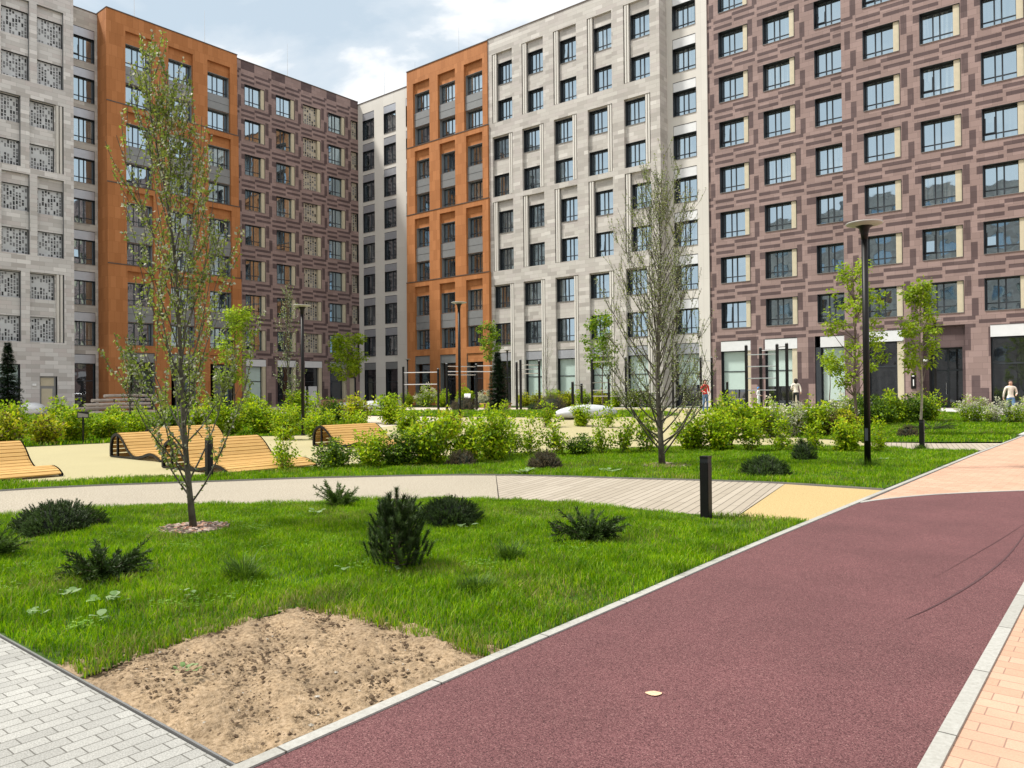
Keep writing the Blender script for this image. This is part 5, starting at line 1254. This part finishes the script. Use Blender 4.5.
def stroller():
    root = empty('pram', (-37.6, 40.9, .42), R(40), label='black pram with a white hood behind the exercise bars, left of the narrow spruce', cat='pram')
    m = MB(); n = 10
    for i in range(n):
        a, b = PI*i/n*.75, PI*(i+1)/n*.75
        m.face([(-.22, .1-.32*math.cos(a), .75+.32*math.sin(a)), (.22, .1-.32*math.cos(a), .75+.32*math.sin(a)), (.22, .1-.32*math.cos(b), .75+.32*math.sin(b)), (-.22, .1-.32*math.cos(b), .75+.32*math.sin(b))], 'white_cloth')
    m.build('hood', root)
    m = MB(); m.lathe([(.05, .5), (.2, .52), (.25, .62), (.25, .75), (.23, .75)], 'black_cloth', 16); m.build('seat', root)
    m = MB(); m.tube([(-.22, -.35, .12), (-.22, 0, .55), (-.22, .55, 1.05), (.22, .55, 1.05), (.22, 0, .55), (.22, -.35, .12)], .015, 'black_paint', 6); m.tube([(-.22, .35, .12), (-.22, 0, .55)], .015, 'black_paint', 6); m.tube([(.22, .35, .12), (.22, 0, .55)], .015, 'black_paint', 6); m.build('frame', root)
    for x in (-.25, .25):
        for y in (-.35, .35):
            m = MB(); m.tube([(x-.02, y, .12), (x+.02, y, .12)], .12, 'black_paint', 16); m.build('wheel', root)
stroller()

# ------------------------------------------------------------------ sky, sun, camera
w = bpy.data.worlds.new('World'); scene.world = w; w.use_nodes = True; nt = w.node_tree
bg = nt.nodes['Background']
SUN_EL, SUN_AZ = R(56), math.atan2(-.62, -.80)   # direction towards the sun, from +X counter-clockwise
sx, sy = math.cos(SUN_AZ), math.sin(SUN_AZ)
sky = N(nt, 'ShaderNodeTexSky', sky_type='NISHITA'); sky.sun_disc = False; sky.sun_elevation = SUN_EL
sky.sun_rotation = math.atan2(sx, sy); sky.air_density = 1.0; sky.dust_density = 1.6; sky.ozone_density = 1.2
tc = N(nt, 'ShaderNodeTexCoord'); sp = N(nt, 'ShaderNodeSeparateXYZ'); L(nt, tc.outputs['Generated'], sp.inputs[0])
ad = N(nt, 'ShaderNodeMath', operation='ADD'); L(nt, sp.outputs[2], ad.inputs[0]); ad.inputs[1].default_value = .12
mxm = N(nt, 'ShaderNodeMath', operation='MAXIMUM'); L(nt, ad.outputs[0], mxm.inputs[0]); mxm.inputs[1].default_value = .05
cb = N(nt, 'ShaderNodeCombineXYZ')
for i in (0, 1):
    dv = N(nt, 'ShaderNodeMath', operation='DIVIDE'); L(nt, sp.outputs[i], dv.inputs[0]); L(nt, mxm.outputs[0], dv.inputs[1]); L(nt, dv.outputs[0], cb.inputs[i])
n1 = N(nt, 'ShaderNodeTexNoise'); n1.inputs['Scale'].default_value = 1.9; n1.inputs['Detail'].default_value = 9; n1.inputs['Roughness'].default_value = .56; n1.inputs['Distortion'].default_value = .25
mp = N(nt, 'ShaderNodeMapping'); mp.inputs['Location'].default_value = (7, 2, 0); L(nt, cb.outputs[0], mp.inputs[0]); L(nt, mp.outputs[0], n1.inputs['Vector'])
cl = ramp(nt, n1.outputs['Fac'], [(.42, (0, 0, 0)), (.52, (.25, .25, .25)), (.60, (1, 1, 1)), (.75, (.8, .8, .8))])
thin = mixc(nt, .86, sky.outputs[0], (7.3, 8.7, 9.9))           # blue seen through a thin veil
puff = mixc(nt, cl, thin, (12.2, 12.3, 12.4))
# the sky ahead is the clearest part; brighter unseen cloud is added overhead and behind to light the courtyard
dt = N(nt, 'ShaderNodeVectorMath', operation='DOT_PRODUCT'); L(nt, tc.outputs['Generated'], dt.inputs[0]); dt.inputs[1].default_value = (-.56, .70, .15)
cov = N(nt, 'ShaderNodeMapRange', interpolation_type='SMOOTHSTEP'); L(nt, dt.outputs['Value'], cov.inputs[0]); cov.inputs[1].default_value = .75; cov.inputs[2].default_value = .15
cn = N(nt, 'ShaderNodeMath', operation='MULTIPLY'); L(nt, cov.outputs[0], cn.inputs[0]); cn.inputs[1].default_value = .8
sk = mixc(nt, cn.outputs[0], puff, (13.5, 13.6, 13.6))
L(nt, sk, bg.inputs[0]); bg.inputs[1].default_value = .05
sl = bpy.data.lights.new('sun', 'SUN'); sl.energy = 3.2; sl.angle = R(7); sl.color = (1, .95, .86)
so = bpy.data.objects.new('sun', sl); COL.objects.link(so)
so.rotation_euler = Vector((sx*math.cos(SUN_EL), sy*math.cos(SUN_EL), math.sin(SUN_EL))).to_track_quat('Z', 'Y').to_euler()

yaw, pit, rol = R(-39.248444), R(.5777125), R(-.54516119)
cy, sy_ = math.cos(yaw), math.sin(yaw); fw = Vector((sy_, cy, 0)); rt_ = Vector((cy, -sy_, 0)); up = Vector((0, 0, 1))
fw2 = fw*math.cos(pit)+up*math.sin(pit); up2 = up*math.cos(pit)-fw*math.sin(pit)
r3 = rt_*math.cos(rol)+up2*math.sin(rol); u3 = up2*math.cos(rol)-rt_*math.sin(rol)
cam = bpy.data.cameras.new('camera'); co = bpy.data.objects.new('camera', cam); COL.objects.link(co)
co.matrix_world = Matrix(((r3.x, u3.x, -fw2.x, 0), (r3.y, u3.y, -fw2.y, 0), (r3.z, u3.z, -fw2.z, 1.6), (0, 0, 0, 1)))
cam.sensor_fit = 'HORIZONTAL'; cam.sensor_width = 36; cam.lens = 764.1139/1024*36; cam.clip_end = 2000; cam.clip_start = .05
scene.camera = co
scene.view_settings.view_transform = 'Standard'; scene.view_settings.look = 'None'; scene.view_settings.exposure = 0.88; scene.view_settings.gamma = 1
scene.render.engine = 'CYCLES'; scene.cycles.max_bounces = 6
